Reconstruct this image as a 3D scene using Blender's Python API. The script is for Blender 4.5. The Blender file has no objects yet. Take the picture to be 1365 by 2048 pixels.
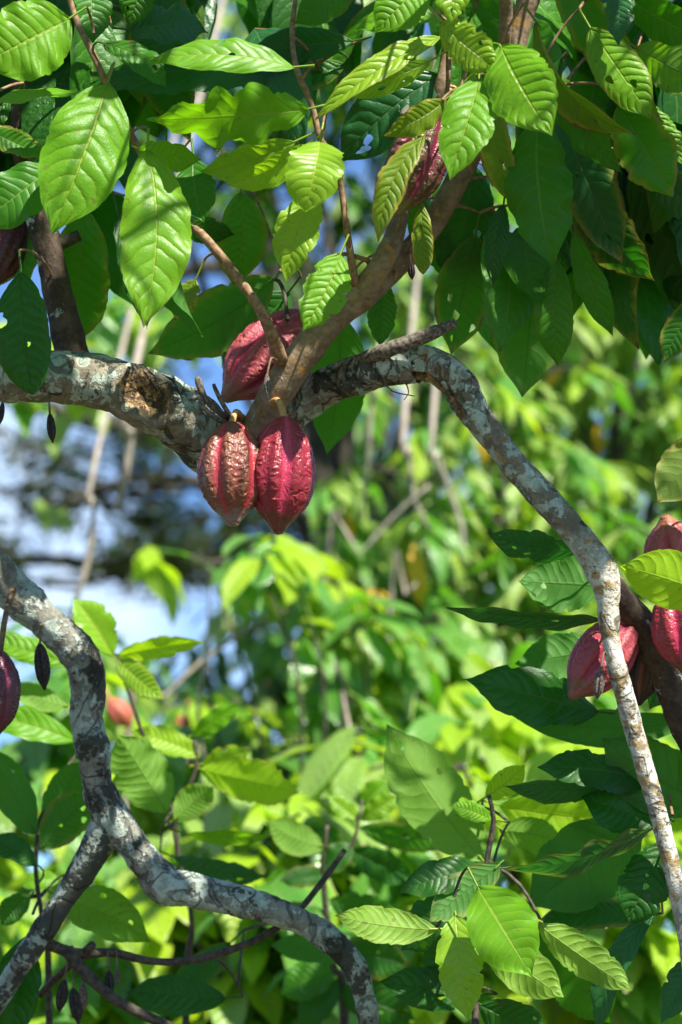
import bpy, math, random
import numpy as np
from mathutils import Vector, Matrix, noise
from mathutils.kdtree import KDTree

sc = bpy.context.scene
PI = math.pi

# ------------------------------------------------------------------ camera
PITCH = math.radians(12.0)
CAM = Vector((0.0, 0.0, 1.5))
F_ = Vector((0, math.cos(PITCH), math.sin(PITCH)))
U_ = Vector((0, -math.sin(PITCH), math.cos(PITCH)))
R_ = Vector((1, 0, 0))
VH = 0.4                                  # frame height / distance
cam_d = bpy.data.cameras.new("camera")
cam_d.sensor_fit = 'VERTICAL'; cam_d.sensor_height = 36; cam_d.lens = 90
cam_d.clip_end = 600
cam_d.dof.use_dof = True; cam_d.dof.focus_distance = 3.98; cam_d.dof.aperture_fstop = 2.9
cam = bpy.data.objects.new("camera", cam_d); sc.collection.objects.link(cam)
cam.location = CAM; cam.rotation_euler = (PI/2 + PITCH, 0, 0)
sc.camera = cam

def at(px, py, d):
    """point of the place seen at photo pixel (1365 x 2048) at distance d along the view"""
    return CAM + R_*((px-682.5)/2048*VH*d) + U_*((1024-py)/2048*VH*d) + F_*d
def px_of(P):
    q = P-CAM; d = q.dot(F_)
    return (q.dot(R_)/d/VH*2048+682.5, 1024-q.dot(U_)/d/VH*2048, d)
def pxs(d): return VH*d/2048

# ------------------------------------------------------------------ world + sun
SUN_EL, SUN_AZ = math.radians(51), math.radians(35)        # azimuth: right of straight behind the camera
TO_SUN = Vector((math.cos(SUN_EL)*math.sin(SUN_AZ), -math.cos(SUN_EL)*math.cos(SUN_AZ), math.sin(SUN_EL)))
world = bpy.data.worlds.new("World"); sc.world = world; world.use_nodes = True
nt = world.node_tree; nt.nodes.clear()
wo = nt.nodes.new('ShaderNodeOutputWorld'); wb = nt.nodes.new('ShaderNodeBackground')
sky = nt.nodes.new('ShaderNodeTexSky'); sky.sky_type = 'NISHITA'; sky.sun_disc = False
sky.sun_elevation = SUN_EL; sky.sun_rotation = math.atan2(TO_SUN.x, TO_SUN.y)
sky.air_density = 1.0; sky.dust_density = 0.15; sky.ozone_density = 1.3; sky.altitude = 1500
tc = nt.nodes.new('ShaderNodeTexCoord')
cn = nt.nodes.new('ShaderNodeTexNoise'); cn.inputs['Scale'].default_value = 9.0; cn.inputs['Detail'].default_value = 6
cn.inputs['Roughness'].default_value = 0.55
cr = nt.nodes.new('ShaderNodeValToRGB'); cr.color_ramp.elements[0].color = (.04, .04, .04, 1); cr.color_ramp.elements[0].position = 0.50; cr.color_ramp.elements[1].position = 0.74
mx = nt.nodes.new('ShaderNodeMix'); mx.data_type = 'RGBA'
mx.inputs[7].default_value = (8.0, 9.4, 10.8, 1)
tint = nt.nodes.new('ShaderNodeMix'); tint.data_type = 'RGBA'; tint.blend_type = 'MULTIPLY'; tint.inputs[0].default_value = 1.0
tint.inputs[7].default_value = (0.72, 1.05, 1.45, 1)
nt.links.new(sky.outputs['Color'], tint.inputs[6])
nt.links.new(tc.outputs['Generated'], cn.inputs['Vector']); nt.links.new(cn.outputs['Fac'], cr.inputs['Fac'])
nt.links.new(cr.outputs['Color'], mx.inputs[0]); nt.links.new(tint.outputs[2], mx.inputs[6])
nt.links.new(mx.outputs[2], wb.inputs['Color']); nt.links.new(wb.outputs[0], wo.inputs[0])
wb.inputs['Strength'].default_value = 0.058
sun_d = bpy.data.lights.new("sun", 'SUN'); sun_d.energy = 5.0; sun_d.angle = math.radians(0.53); sun_d.color = (1.0, 0.95, 0.86)
sun = bpy.data.objects.new("sun", sun_d); sc.collection.objects.link(sun)
sun.rotation_euler = TO_SUN.to_track_quat('Z', 'Y').to_euler(); sun.location = (3, -4, 8)
vs = sc.view_settings; vs.view_transform = 'Standard'; vs.look = 'None'; vs.gamma = 1; vs.use_curve_mapping = False
vs.exposure = 1.28
sc.cycles.max_bounces = 8; sc.cycles.diffuse_bounces = 4; sc.cycles.transmission_bounces = 6; sc.cycles.sample_clamp_indirect = 6

# ------------------------------------------------------------------ materials
class G:
    def __init__(s, name):
        s.mat = bpy.data.materials.new(name); s.mat.use_nodes = True
        s.nt = s.mat.node_tree; s.nt.nodes.clear()
        s.out = s.nt.nodes.new('ShaderNodeOutputMaterial')
    def n(s, t, **kw):
        x = s.nt.nodes.new(t)
        for k, v in kw.items(): setattr(x, k, v)
        return x
    def put(s, sock, v):
        if hasattr(v, 'is_linked') or isinstance(v, bpy.types.NodeSocket): s.nt.links.new(v, sock)
        else:
            if isinstance(v, tuple) and len(v) == 3 and sock.type == 'RGBA': v = v+(1,)
            sock.default_value = v
    def m(s, op, a, b=None, c=None, clamp=False):
        x = s.n('ShaderNodeMath', operation=op, use_clamp=clamp)
        s.put(x.inputs[0], a)
        if b is not None: s.put(x.inputs[1], b)
        if c is not None: s.put(x.inputs[2], c)
        return x.outputs[0]
    def step(s, v, lo, hi):
        x = s.n('ShaderNodeMapRange', interpolation_type='SMOOTHSTEP')
        s.put(x.inputs[0], v); x.inputs[1].default_value = lo; x.inputs[2].default_value = hi
        return x.outputs[0]
    def mix(s, f, a, b):
        x = s.n('ShaderNodeMix', data_type='RGBA')
        s.put(x.inputs[0], f); s.put(x.inputs[6], a); s.put(x.inputs[7], b)
        return x.outputs[2]
    def noise(s, vec, scale, detail=3, rough=.55, dist=0.0):
        x = s.n('ShaderNodeTexNoise')
        if vec is not None: s.put(x.inputs['Vector'], vec)
        x.inputs['Scale'].default_value = scale; x.inputs['Detail'].default_value = detail
        x.inputs['Roughness'].default_value = rough; x.inputs['Distortion'].default_value = dist
        return x.outputs['Fac']
    def voro(s, vec, scale, feature='F1', rand=1.0):
        x = s.n('ShaderNodeTexVoronoi', feature=feature)
        s.put(x.inputs['Vector'], vec); x.inputs['Scale'].default_value = scale; x.inputs['Randomness'].default_value = rand
        return x.outputs['Distance']
    def bump(s, h, dist, strength=1.0, normal=None):
        x = s.n('ShaderNodeBump'); s.put(x.inputs['Height'], h)
        x.inputs['Distance'].default_value = dist; s.put(x.inputs['Strength'], strength)
        if normal is not None: s.put(x.inputs['Normal'], normal)
        return x.outputs[0]
    def obj(s): return s.n('ShaderNodeTexCoord').outputs['Object']
    def scaled(s, vec, v):
        x = s.n('ShaderNodeVectorMath', operation='MULTIPLY'); s.put(x.inputs[0], vec); x.inputs[1].default_value = v
        return x.outputs[0]
    def bsdf(s, **kw):
        x = s.n('ShaderNodeBsdfPrincipled')
        for k, v in kw.items(): s.put(x.inputs[k.replace('_', ' ')], v)
        return x

def leaf_material(name, top, top2, under, trans, vein, rough=.36, age=0.0, nveins=10.0, coarse=False, trans_fac=.42, spec=.5):
    g = G(name)
    uvn = g.n('ShaderNodeTexCoord').outputs['UV']
    sx = g.n('ShaderNodeSeparateXYZ'); g.put(sx.inputs[0], uvn)
    u, v = sx.outputs[0], sx.outputs[1]
    sd = g.m('SUBTRACT', v, .5)
    s = g.m('MULTIPLY', g.m('ABSOLUTE', sd), 2.0)
    sgn = g.m('MULTIPLY', g.m('SIGN', sd), .22)
    geo = g.n('ShaderNodeNewGeometry'); oi = g.n('ShaderNodeObjectInfo')
    rnd = g.m('FRACT', g.m('ADD', geo.outputs['Random Per Island'], oi.outputs['Random']))
    # side veins sweep towards the tip and bend more near the margin
    sweep = g.m('ADD', g.m('MULTIPLY', s, 1.1), g.m('MULTIPLY', g.m('POWER', s, 3.0), .8))
    wob = g.m('MULTIPLY', g.m('SUBTRACT', g.noise(g.obj(), 26.0, 2), .5), .75)
    ph = g.m('ADD', g.m('ADD', g.m('SUBTRACT', g.m('MULTIPLY', g.m('POWER', u, 1.1), g.m('ADD', nveins-1.5, g.m('MULTIPLY', rnd, 3.5))), sweep), sgn), wob)
    dist = g.m('MULTIPLY', g.m('ABSOLUTE', g.m('SUBTRACT', g.m('FRACT', ph), .5)), 2.0)     # 1 on a vein
    fade = g.step(s, 1.0, .72)
    sv = g.m('MULTIPLY', g.step(dist, .84, .98), fade)
    mw = g.m('SUBTRACT', .075, g.m('MULTIPLY', u, .05))
    mid = g.m('SUBTRACT', 1.0, g.m('SMOOTH_MIN', g.m('DIVIDE', s, mw), 1.0, .2), clamp=True)
    mid = g.m('MULTIPLY', mid, 1.6, clamp=True)
    veins = g.m('MAXIMUM', mid, g.m('MULTIPLY', sv, .55))
    blotch = g.noise(g.obj(), 22.0, 3)
    hue = g.m('ADD', g.m('MULTIPLY', rnd, .65), g.m('MULTIPLY', blotch, .5))
    col = g.mix(hue, top, top2)
    col = g.mix(g.m('MULTIPLY', veins, .75), col, vein)
    tcol = g.mix(g.m('MULTIPLY', hue, .5), trans, tuple(c*1.25 for c in trans))
    tcol = g.mix(g.m('MULTIPLY', veins, .6), tcol, tuple(c*.45 for c in trans))
    ucol = g.mix(g.m('MULTIPLY', veins, .2), under, vein)
    # brown specks, dry margins and tips
    speck = g.step(g.noise(g.obj(), 150.0, 2, .5), .68, .74)
    spot = g.step(g.m('ADD', g.noise(g.obj(), 38.0, 4, .65), g.m('MULTIPLY', g.m('FRACT', g.m('MULTIPLY', rnd, 3.7)), .08)), .71, .76)
    speck = g.m('MULTIPLY', g.m('MAXIMUM', speck, spot), .6)
    edge_n = g.noise(g.obj(), 45.0, 3)
    agef = g.m('MULTIPLY', g.step(g.m('ADD', rnd, age), .62, 1.25), 1.0)
    mval = g.m('ADD', g.m('MAXIMUM', s, g.m('MULTIPLY', g.step(u, .72, 1.02), 1.05)), g.m('MULTIPLY', g.m('SUBTRACT', edge_n, .5), .55))
    yellow = g.m('MULTIPLY', g.step(mval, .62, 1.0), agef)
    brown = g.m('MULTIPLY', g.step(mval, .93, 1.04), g.m('MULTIPLY', agef, 1.3, clamp=True))
    dead = g.m('MAXIMUM', brown, speck)
    def weather(c, yl, br):
        return g.mix(dead, g.mix(g.m('MULTIPLY', yellow, .8), c, yl), br)
    col = weather(col, (.30, .27, .03), (.16, .085, .035))
    ucol = weather(ucol, (.32, .30, .06), (.15, .08, .04))
    tcol = weather(tcol, (.55, .42, .03), (.10, .05, .02))
    base = g.mix(geo.outputs['Backfacing'], col, ucol)
    # relief: the blade swells between the veins
    pillow = g.m('MULTIPLY', g.m('SUBTRACT', 1.0, g.m('POWER', dist, 2.2)), fade)
    h = g.m('SUBTRACT', pillow, g.m('MULTIPLY', mid, .8))
    if not coarse:
        net = g.voro(g.scaled(uvn, (42., 22., 1.)), 1.0, 'DISTANCE_TO_EDGE')
        h = g.m('ADD', h, g.m('MULTIPLY', g.m('MINIMUM', net, .25), .35))
        h = g.m('ADD', h, g.m('MULTIPLY', g.noise(g.obj(), 30.0, 3), 1.2))
    nrm = g.bump(h, .0021 if not coarse else .003, g.m('ADD', .3, g.m('MULTIPLY', g.m('FRACT', g.m('MULTIPLY', rnd, 7.3)), g.m('SUBTRACT', .62, g.m('MULTIPLY', geo.outputs['Backfacing'], .25)))))
    rg = g.m('ADD', rough, g.m('MULTIPLY', geo.outputs['Backfacing'], .22))
    rg = g.m('ADD', rg, g.m('MULTIPLY', g.m('SUBTRACT', g.noise(g.obj(), 14.0, 2), .5), .2))
    p = g.bsdf(Base_Color=base, Roughness=rg, Specular_IOR_Level=spec, Normal=nrm)
    tr = g.n('ShaderNodeBsdfTranslucent'); g.put(tr.inputs[0], tcol); g.put(tr.inputs['Normal'], nrm)
    ms = g.n('ShaderNodeMixShader')
    ms.inputs[0].default_value = trans_fac
    g.nt.links.new(p.outputs[0], ms.inputs[1]); g.nt.links.new(tr.outputs[0], ms.inputs[2])
    g.nt.links.new(ms.outputs[0], g.out.inputs[0])
    return g.mat

M = {}
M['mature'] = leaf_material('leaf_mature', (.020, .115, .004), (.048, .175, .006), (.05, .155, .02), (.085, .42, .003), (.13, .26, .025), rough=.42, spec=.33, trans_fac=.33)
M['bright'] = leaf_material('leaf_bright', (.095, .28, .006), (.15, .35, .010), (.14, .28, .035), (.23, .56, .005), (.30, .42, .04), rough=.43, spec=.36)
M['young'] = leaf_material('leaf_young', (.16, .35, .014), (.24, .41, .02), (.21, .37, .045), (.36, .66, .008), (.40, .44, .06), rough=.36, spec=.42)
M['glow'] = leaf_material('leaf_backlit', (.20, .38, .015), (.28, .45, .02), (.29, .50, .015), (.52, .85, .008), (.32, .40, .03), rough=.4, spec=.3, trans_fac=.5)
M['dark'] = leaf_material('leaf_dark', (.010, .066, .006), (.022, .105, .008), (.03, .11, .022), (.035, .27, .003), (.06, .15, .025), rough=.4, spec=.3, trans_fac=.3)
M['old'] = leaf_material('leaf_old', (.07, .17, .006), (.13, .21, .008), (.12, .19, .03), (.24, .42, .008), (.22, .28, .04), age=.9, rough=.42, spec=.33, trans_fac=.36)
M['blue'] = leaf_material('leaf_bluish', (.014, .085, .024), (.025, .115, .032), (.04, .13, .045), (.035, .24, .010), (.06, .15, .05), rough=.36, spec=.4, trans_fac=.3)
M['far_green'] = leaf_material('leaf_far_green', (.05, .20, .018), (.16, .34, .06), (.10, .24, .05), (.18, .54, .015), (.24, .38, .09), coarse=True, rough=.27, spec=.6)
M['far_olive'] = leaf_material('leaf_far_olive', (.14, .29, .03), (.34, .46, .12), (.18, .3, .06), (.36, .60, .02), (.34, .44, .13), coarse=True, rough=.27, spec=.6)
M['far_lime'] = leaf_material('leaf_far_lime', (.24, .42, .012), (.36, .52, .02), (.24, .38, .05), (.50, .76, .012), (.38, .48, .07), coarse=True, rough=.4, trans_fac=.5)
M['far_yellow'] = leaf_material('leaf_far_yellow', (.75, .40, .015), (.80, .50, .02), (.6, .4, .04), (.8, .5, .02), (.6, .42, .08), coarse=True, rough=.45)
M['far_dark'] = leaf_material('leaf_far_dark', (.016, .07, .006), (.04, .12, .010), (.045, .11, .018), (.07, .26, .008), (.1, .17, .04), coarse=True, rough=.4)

def bark_material(name, c1, c2, lichen, moss, rust=0.0, bumpd=.004, lscale=24.0, crusts=0.0, mscale=13.0, cracks=0.0, sunlit_below=None):
    g = G(name); o = g.obj()
    n1 = g.noise(o, 30, 5, .62); n2 = g.noise(o, 140, 4, .6)
    col = g.mix(g.step(g.m('ADD', n1, g.m('MULTIPLY', g.m('SUBTRACT', n2, .5), .6)), .3, .72), c1, c2)
    big = g.noise(o, lscale, 5, .6, .4); fine = g.noise(o, 120, 3, .6)
    lv = g.m('ADD', big, g.m('MULTIPLY', g.m('SUBTRACT', fine, .5), .22))
    lm = g.step(lv, .66-lichen*.3, .70-lichen*.3)
    lcol = g.mix(g.step(g.noise(o, 60, 4), .35, .65), (.24, .29, .245), (.40, .46, .395))
    lcol = g.mix(g.m('MULTIPLY', g.step(n2, .5, .62), .5), lcol, (.2, .25, .2))
    # round crusts with a pale rim
    vd = g.voro(o, 34.0)
    crust = g.m('MULTIPLY', g.step(g.m('ADD', vd, g.m('MULTIPLY', g.m('SUBTRACT', fine, .5), .25)), .40, .36), g.step(g.noise(o, 9, 2), .46, .52))
    crust = g.m('MULTIPLY', crust, crusts)
    rim = g.m('MULTIPLY', crust, g.step(vd, .26, .36))
    col = g.mix(lm, col, lcol)
    col = g.mix(g.m('MULTIPLY', crust, .85), col, (.30, .40, .32)); col = g.mix(g.m('MULTIPLY', rim, .7), col, (.52, .58, .47))
    if rust:
        rm = g.step(g.m('ADD', g.noise(o, 38, 4), g.m('MULTIPLY', g.m('SUBTRACT', fine, .5), .3)), .62-.2*rust, .70-.2*rust)
        col = g.mix(g.m('MULTIPLY', rm, .8), col, (.34, .19, .05))
    if sunlit_below is not None:                # sunlight on the hanging end mixed into its mottled crust colour
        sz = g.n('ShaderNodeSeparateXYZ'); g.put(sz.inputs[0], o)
        pf = g.m('MULTIPLY', g.step(sz.outputs[2], sunlit_below+.05, sunlit_below-.05), g.step(lv, .36, .46))
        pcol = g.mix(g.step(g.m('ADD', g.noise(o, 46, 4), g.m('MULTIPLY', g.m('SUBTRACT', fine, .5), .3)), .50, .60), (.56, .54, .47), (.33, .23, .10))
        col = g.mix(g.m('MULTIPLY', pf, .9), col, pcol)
    mv = g.m('ADD', g.noise(o, mscale, 4, .6, .6), g.m('MULTIPLY', g.m('SUBTRACT', fine, .5), .35))
    mm = g.step(mv, .72-moss*.3, .77-moss*.3)
    col = g.mix(g.m('MULTIPLY', mm, .92), col, (.034, .034, .024))
    ck = None
    if cracks:
        cv = g.m('ABSOLUTE', g.m('SUBTRACT', g.noise(g.scaled(o, (1, 1, .55)), 15, 3, .55, .8), .5))
        ck = g.m('MULTIPLY', g.step(cv, .030, .008), g.m('MULTIPLY', g.step(g.noise(o, 8, 2), .40, .5), cracks))
        col = g.mix(ck, col, (.02, .018, .012))
    at_ = g.n('ShaderNodeAttribute'); at_.attribute_name = 'wood'
    wv = g.noise(g.scaled(o, (1, 1, 1)), 75, 4, .7)
    wcol = g.mix(g.step(wv, .44, .66), (.05, .033, .018), (.46, .29, .13))
    col = g.mix(at_.outputs['Fac'], col, wcol)
    h = g.m('ADD', g.m('MULTIPLY', n1, 1.0), g.m('MULTIPLY', n2, .6))
    h = g.m('ADD', h, g.m('ADD', g.m('MULTIPLY', lm, .6), g.m('MULTIPLY', mm, .6)))
    if ck is not None: h = g.m('SUBTRACT', h, g.m('MULTIPLY', ck, 1.6))
    p = g.bsdf(Base_Color=col, Roughness=.85, Specular_IOR_Level=.25, Normal=g.bump(h, bumpd, .9))
    g.nt.links.new(p.outputs[0], g.out.inputs[0]); return g.mat
M['bark_lichen'] = bark_material('bark_lichen', (.13, .115, .08), (.27, .245, .18), .56, .42, crusts=.5, cracks=.7)
M['bark_curved'] = bark_material('bark_lichen_curved', (.13, .115, .08), (.27, .245, .18), .60, .30, .16, lscale=30, crusts=.9, cracks=.5, sunlit_below=-.29)
M['bark_pale'] = bark_material('bark_pale', (.27, .21, .12), (.42, .37, .27), .68, .2, .3, lscale=36)
M['bark_grey'] = bark_material('bark_pale_grey', (.13, .125, .098), (.26, .26, .21), .74, .56, lscale=14, mscale=9, cracks=.6)
M['bark_brown'] = bark_material('bark_brown', (.15, .10, .055), (.27, .20, .13), .02, .05, .15, .0025)
M['bark_dark'] = bark_material('bark_dark', (.04, .028, .02), (.10, .07, .048), .18, .35)
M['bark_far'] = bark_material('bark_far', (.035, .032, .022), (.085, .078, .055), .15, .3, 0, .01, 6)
M['liana'] = bark_material('liana_bark', (.24, .20, .15), (.42, .37, .30), .1, .0, 0, .004)
def simple(name, c1, c2, scale, rough=.7, bumpd=.001):
    g = G(name); o = g.obj(); n1 = g.noise(o, scale, 4)
    p = g.bsdf(Base_Color=g.mix(g.step(n1, .35, .65), c1, c2), Roughness=rough, Specular_IOR_Level=.35, Normal=g.bump(n1, bumpd, .8))
    g.nt.links.new(p.outputs[0], g.out.inputs[0]); return g.mat
M['twig'] = simple('twig_bark', (.16, .09, .045), (.30, .19, .105), 120)
M['twig_dark'] = simple('twig_dark_bark', (.03, .024, .016), (.085, .068, .045), 120)
M['dead'] = simple('dead_wood', (.05, .042, .035), (.20, .165, .13), 160, .9)
M['withered'] = simple('withered_pod', (.012, .010, .010), (.045, .036, .032), 150, .65, .003)
M['withered_grey'] = simple('withered_pod_grey', (.07, .05, .04), (.19, .15, .125), 190, .85, .003)
M['stalk'] = simple('pod_stalk', (.36, .20, .07), (.48, .28, .11), 90)
M['stalk_dark'] = simple('pod_stalk_dark', (.10, .06, .03), (.2, .13, .07), 90)
M['soil'] = simple('soil', (.05, .06, .02), (.12, .09, .05), 3, .95, .02)

def pod_material(name, husk, furrow, wart, wart_amt=.5, tipc=(.10, .075, .07), tip_amt=.4, under=None, rough=.2):
    g = G(name); o = g.obj()
    a = g.n('ShaderNodeAttribute'); a.attribute_name = 'ridge'; rv = a.outputs['Fac']
    b = g.n('ShaderNodeAttribute'); b.attribute_name = 'along'; tv = b.outputs['Fac']
    c = g.n('ShaderNodeAttribute'); c.attribute_name = 'wart'; wv = c.outputs['Fac']
    n1 = g.noise(o, 26, 4); n2 = g.noise(o, 150, 4, .65)
    col = g.mix(g.step(g.m('ADD', rv, g.m('MULTIPLY', g.m('SUBTRACT', n1, .5), .45)), .16, .44), furrow, husk)
    wf = g.m('MULTIPLY', g.step(g.m('ADD', g.m('ADD', rv, g.m('MULTIPLY', wv, .35)), g.m('MULTIPLY', g.m('SUBTRACT', n1, .5), 1.2)), .45, .95), wart_amt)
    col = g.mix(wf, col, wart)
    tf = g.m('MULTIPLY', g.step(g.m('ADD', tv, g.m('MULTIPLY', g.m('SUBTRACT', g.noise(o, 42, 5, .65), .5), .55)), .80, .93), tip_amt)
    col = g.mix(tf, col, tipc)
    spot = g.step(g.m('ADD', g.noise(o, 34, 5, .7), g.m('MULTIPLY', g.m('SUBTRACT', n2, .5), .3)), .62, .69)
    col = g.mix(g.m('MULTIPLY', spot, .6), col, (.10, .045, .03))
    col = g.mix(g.m('MULTIPLY', g.step(n2, .5, .75), .25), col, tuple(min(1, x*1.7+.02) for x in husk))
    if under:
        col = g.mix(g.step(g.m('ADD', rv, g.m('MULTIPLY', n1, .9)), .5, .9), col, under)
    wr = g.noise(g.scaled(o, (1, 1, .6)), 85, 3, .6, 1.5)
    h = g.m('ADD', g.m('MULTIPLY', g.m('ABSOLUTE', g.m('SUBTRACT', wr, .5)), -2.0), g.m('MULTIPLY', n2, .35))
    p = g.bsdf(Base_Color=col, Roughness=g.m('ADD', rough, g.m('MULTIPLY', n1, .16)), Specular_IOR_Level=.5, Normal=g.bump(h, .0024, .75))
    g.nt.links.new(p.outputs[0], g.out.inputs[0]); return g.mat
M['pod_brown'] = pod_material('pod_brown_red', (.20, .048, .033), (.32, .032, .042), (.14, .055, .027), .9, (.20, .16, .15), .7)
M['pod_crimson'] = pod_material('pod_crimson', (.25, .014, .034), (.42, .035, .08), (.20, .025, .022), .5, (.10, .035, .02), .85)
M['pod_rose'] = pod_material('pod_rose', (.40, .06, .085), (.26, .022, .05), (.24, .06, .05), .5, (.14, .10, .05), .75, rough=.36)
M['pod_shade'] = pod_material('pod_green_red', (.12, .016, .035), (.18, .02, .045), (.075, .06, .018), .85, (.14, .13, .035), .9)
M['pod_purple'] = pod_material('pod_dark_purple', (.10, .018, .035), (.14, .02, .04), (.05, .018, .02), .4, (.03, .015, .012), .6)
M['pod_orange'] = pod_material('pod_orange_red', (.42, .085, .055), (.46, .07, .06), (.38, .14, .045), .6, (.2, .12, .04), .5, rough=.45)
M['pod_red'] = pod_material('pod_dull_red', (.36, .05, .045), (.30, .03, .04), (.30, .09, .04), .5, (.2, .12, .04), .5, rough=.36)
M['pod_dark'] = pod_material('pod_dead_brown', (.05, .022, .014), (.16, .05, .02), (.03, .014, .01), .6, (.015, .01, .01), .8, rough=.55)

# ------------------------------------------------------------------ object helpers
COL = sc.collection
def props(o, label=None, cat=None, group=None, kind=None):
    if label: o['label'] = label
    if cat: o['category'] = cat
    if group: o['group'] = group
    if kind: o['kind'] = kind
    return o
def empty(name, loc, label, cat, group=None):
    o = bpy.data.objects.new(name, None); o.empty_display_size = .1; o.location = loc; COL.objects.link(o)
    return props(o, label, cat, group)
def mesh_np(name, V, F, mat=None, uv=None, attrs=None, smooth=True):
    me = bpy.data.meshes.new(name)
    V = np.asarray(V, dtype=np.float32); F = np.asarray(F, dtype=np.int32)
    k = F.shape[1]
    me.vertices.add(len(V)); me.vertices.foreach_set('co', V.ravel())
    me.loops.add(F.size); me.loops.foreach_set('vertex_index', F.ravel())
    me.polygons.add(len(F)); me.polygons.foreach_set('loop_start', np.arange(0, F.size, k, dtype=np.int32))
    if smooth: me.polygons.foreach_set('use_smooth', np.ones(len(F), dtype=bool))
    if uv is not None:
        l = me.uv_layers.new(name='UVMap'); l.data.foreach_set('uv', np.asarray(uv, dtype=np.float32)[F.ravel()].ravel())
    for an, av in (attrs or {}).items():
        a = me.attributes.new(an, 'FLOAT', 'POINT'); a.data.foreach_set('value', np.asarray(av, dtype=np.float32))
    me.update(calc_edges=True)
    if mat: me.materials.append(mat)
    return me
def link(name, me, parent=None, W=None):
    """W: the world matrix of the object (things stand unrotated, so a child's basis is W less the thing's place)"""
    o = bpy.data.objects.new(name, me); COL.objects.link(o)
    W = W if W is not None else Matrix.Identity(4)
    if parent is not None:
        o.parent = parent
        p = Vector((0, 0, 0)); q = parent
        while q is not None: p += q.location; q = q.parent
        W = Matrix.Translation(-p) @ W
    o.matrix_basis = W
    return o

def catmull(P, step):
    """P: list of (Vector, r); dense points"""
    pts = [p for p, r in P]; rs = [r for p, r in P]
    pts = [pts[0]*2-pts[1]]+pts+[pts[-1]*2-pts[-2]]; rs = [rs[0]]+rs+[rs[-1]]
    out = []
    for i in range(1, len(pts)-2):
        a, b, c, d = pts[i-1:i+3]
        n = max(2, int((c-b).length/step))
        for k in range(n):
            t = k/n
            q = .5*((2*b)+(c-a)*t+(2*a-5*b+4*c-d)*t*t+(-a+3*b-3*c+d)*t**3)
            tt = t*t*(3-2*t)
            out.append((q, rs[i]*(1-tt)+rs[i+1]*tt))
    out.append((pts[-2], rs[-2]))
    return out
def tube(P, ring=12, step=.02, lump=.0, fine=.0, feats=(), seed=0):
    D = catmull(P, step)
    n = len(D); V = []; wood = []
    T = [((D[min(i+1, n-1)][0])-(D[max(i-1, 0)][0])).normalized() for i in range(n)]
    nx = T[0].orthogonal().normalized()
    so = Vector((seed*3.1, seed*1.7, 0))
    for i in range(n):
        c, r = D[i]; t = T[i]
        if lump: r = r*(1+lump*.9*noise.noise(c*14+so)+lump*.5*max(0, noise.noise(c*37+so))*2)
        nx = (nx - t*nx.dot(t)).normalized(); b = t.cross(nx)
        for k in range(ring):
            a = 2*PI*k/ring
            d = nx*math.cos(a)+b*math.sin(a)
            p = c+d*r
            if lump: p = p + d*(r*lump*noise.noise((c+d*r*1.2)*9+so) + r*lump*.5*noise.noise(p*28+so))
            if fine: p = p + d*(r*fine*noise.noise(p*95+so))
            w = 0.0
            for (fc, fa, fo, hl, hw, dep, rim) in feats:
                if d.dot(fo) > -.1:
                    rel = p-fc
                    if rel.length < hl*1.8:
                        tn = fa.cross(fo).normalized()
                        e = math.sqrt((rel.dot(fa)/hl)**2+(rel.dot(tn)/hw)**2) + .15*noise.noise(p*60)
                        p = p + d*(rim*math.exp(-((e-1.12)/.2)**2) - dep*max(0, min(1, (1-e)*2.2)))
                        w = max(w, max(0, min(1, (1.02-e)*6)))
            V.append(p); wood.append(w)
    F = []
    for i in range(n-1):
        for k in range(ring):
            k2 = (k+1) % ring
            F.append((i*ring+k, i*ring+k2, (i+1)*ring+k2, (i+1)*ring+k))
    for e, i in ((0, 0), (1, n-1)):                     # closed ends
        ci = len(V); V.append(D[i][0]); wood.append(.6)
        for k in range(ring):
            k2 = (k+1) % ring
            F.append((ci, i*ring+k2, i*ring+k, ci) if not e else (ci, i*ring+k, i*ring+k2, ci))
    return V, F, wood, [d[0] for d in D]
def fix_fans(V, F):
    return V, F
def tube_obj(name, P, mat, parent, ring=12, step=.02, lump=.06, fine=.03, feats=(), seed=0, org=None):
    V, F, w, c = tube(P, ring, step, lump, fine, feats, seed)
    o0 = org if org is not None else P[0][0]
    me = tri_quad_mesh(name, [v-o0 for v in V], F, mat, {'wood': w})
    o = link(name, me, parent, Matrix.Translation(o0))
    return o, c
def tri_quad_mesh(name, V, F, mat, attrs=None):
    me = bpy.data.meshes.new(name)
    me.from_pydata([tuple(v) for v in V], [], [f if f[0] != f[3] else f[:3] for f in F])
    me.polygons.foreach_set('use_smooth', np.ones(len(me.polygons), dtype=bool))
    for an, av in (attrs or {}).items():
        a = me.attributes.new(an, 'FLOAT', 'POINT'); a.data.foreach_set('value', np.asarray(av, dtype=np.float32))
    if mat: me.materials.append(mat)
    return me

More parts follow.
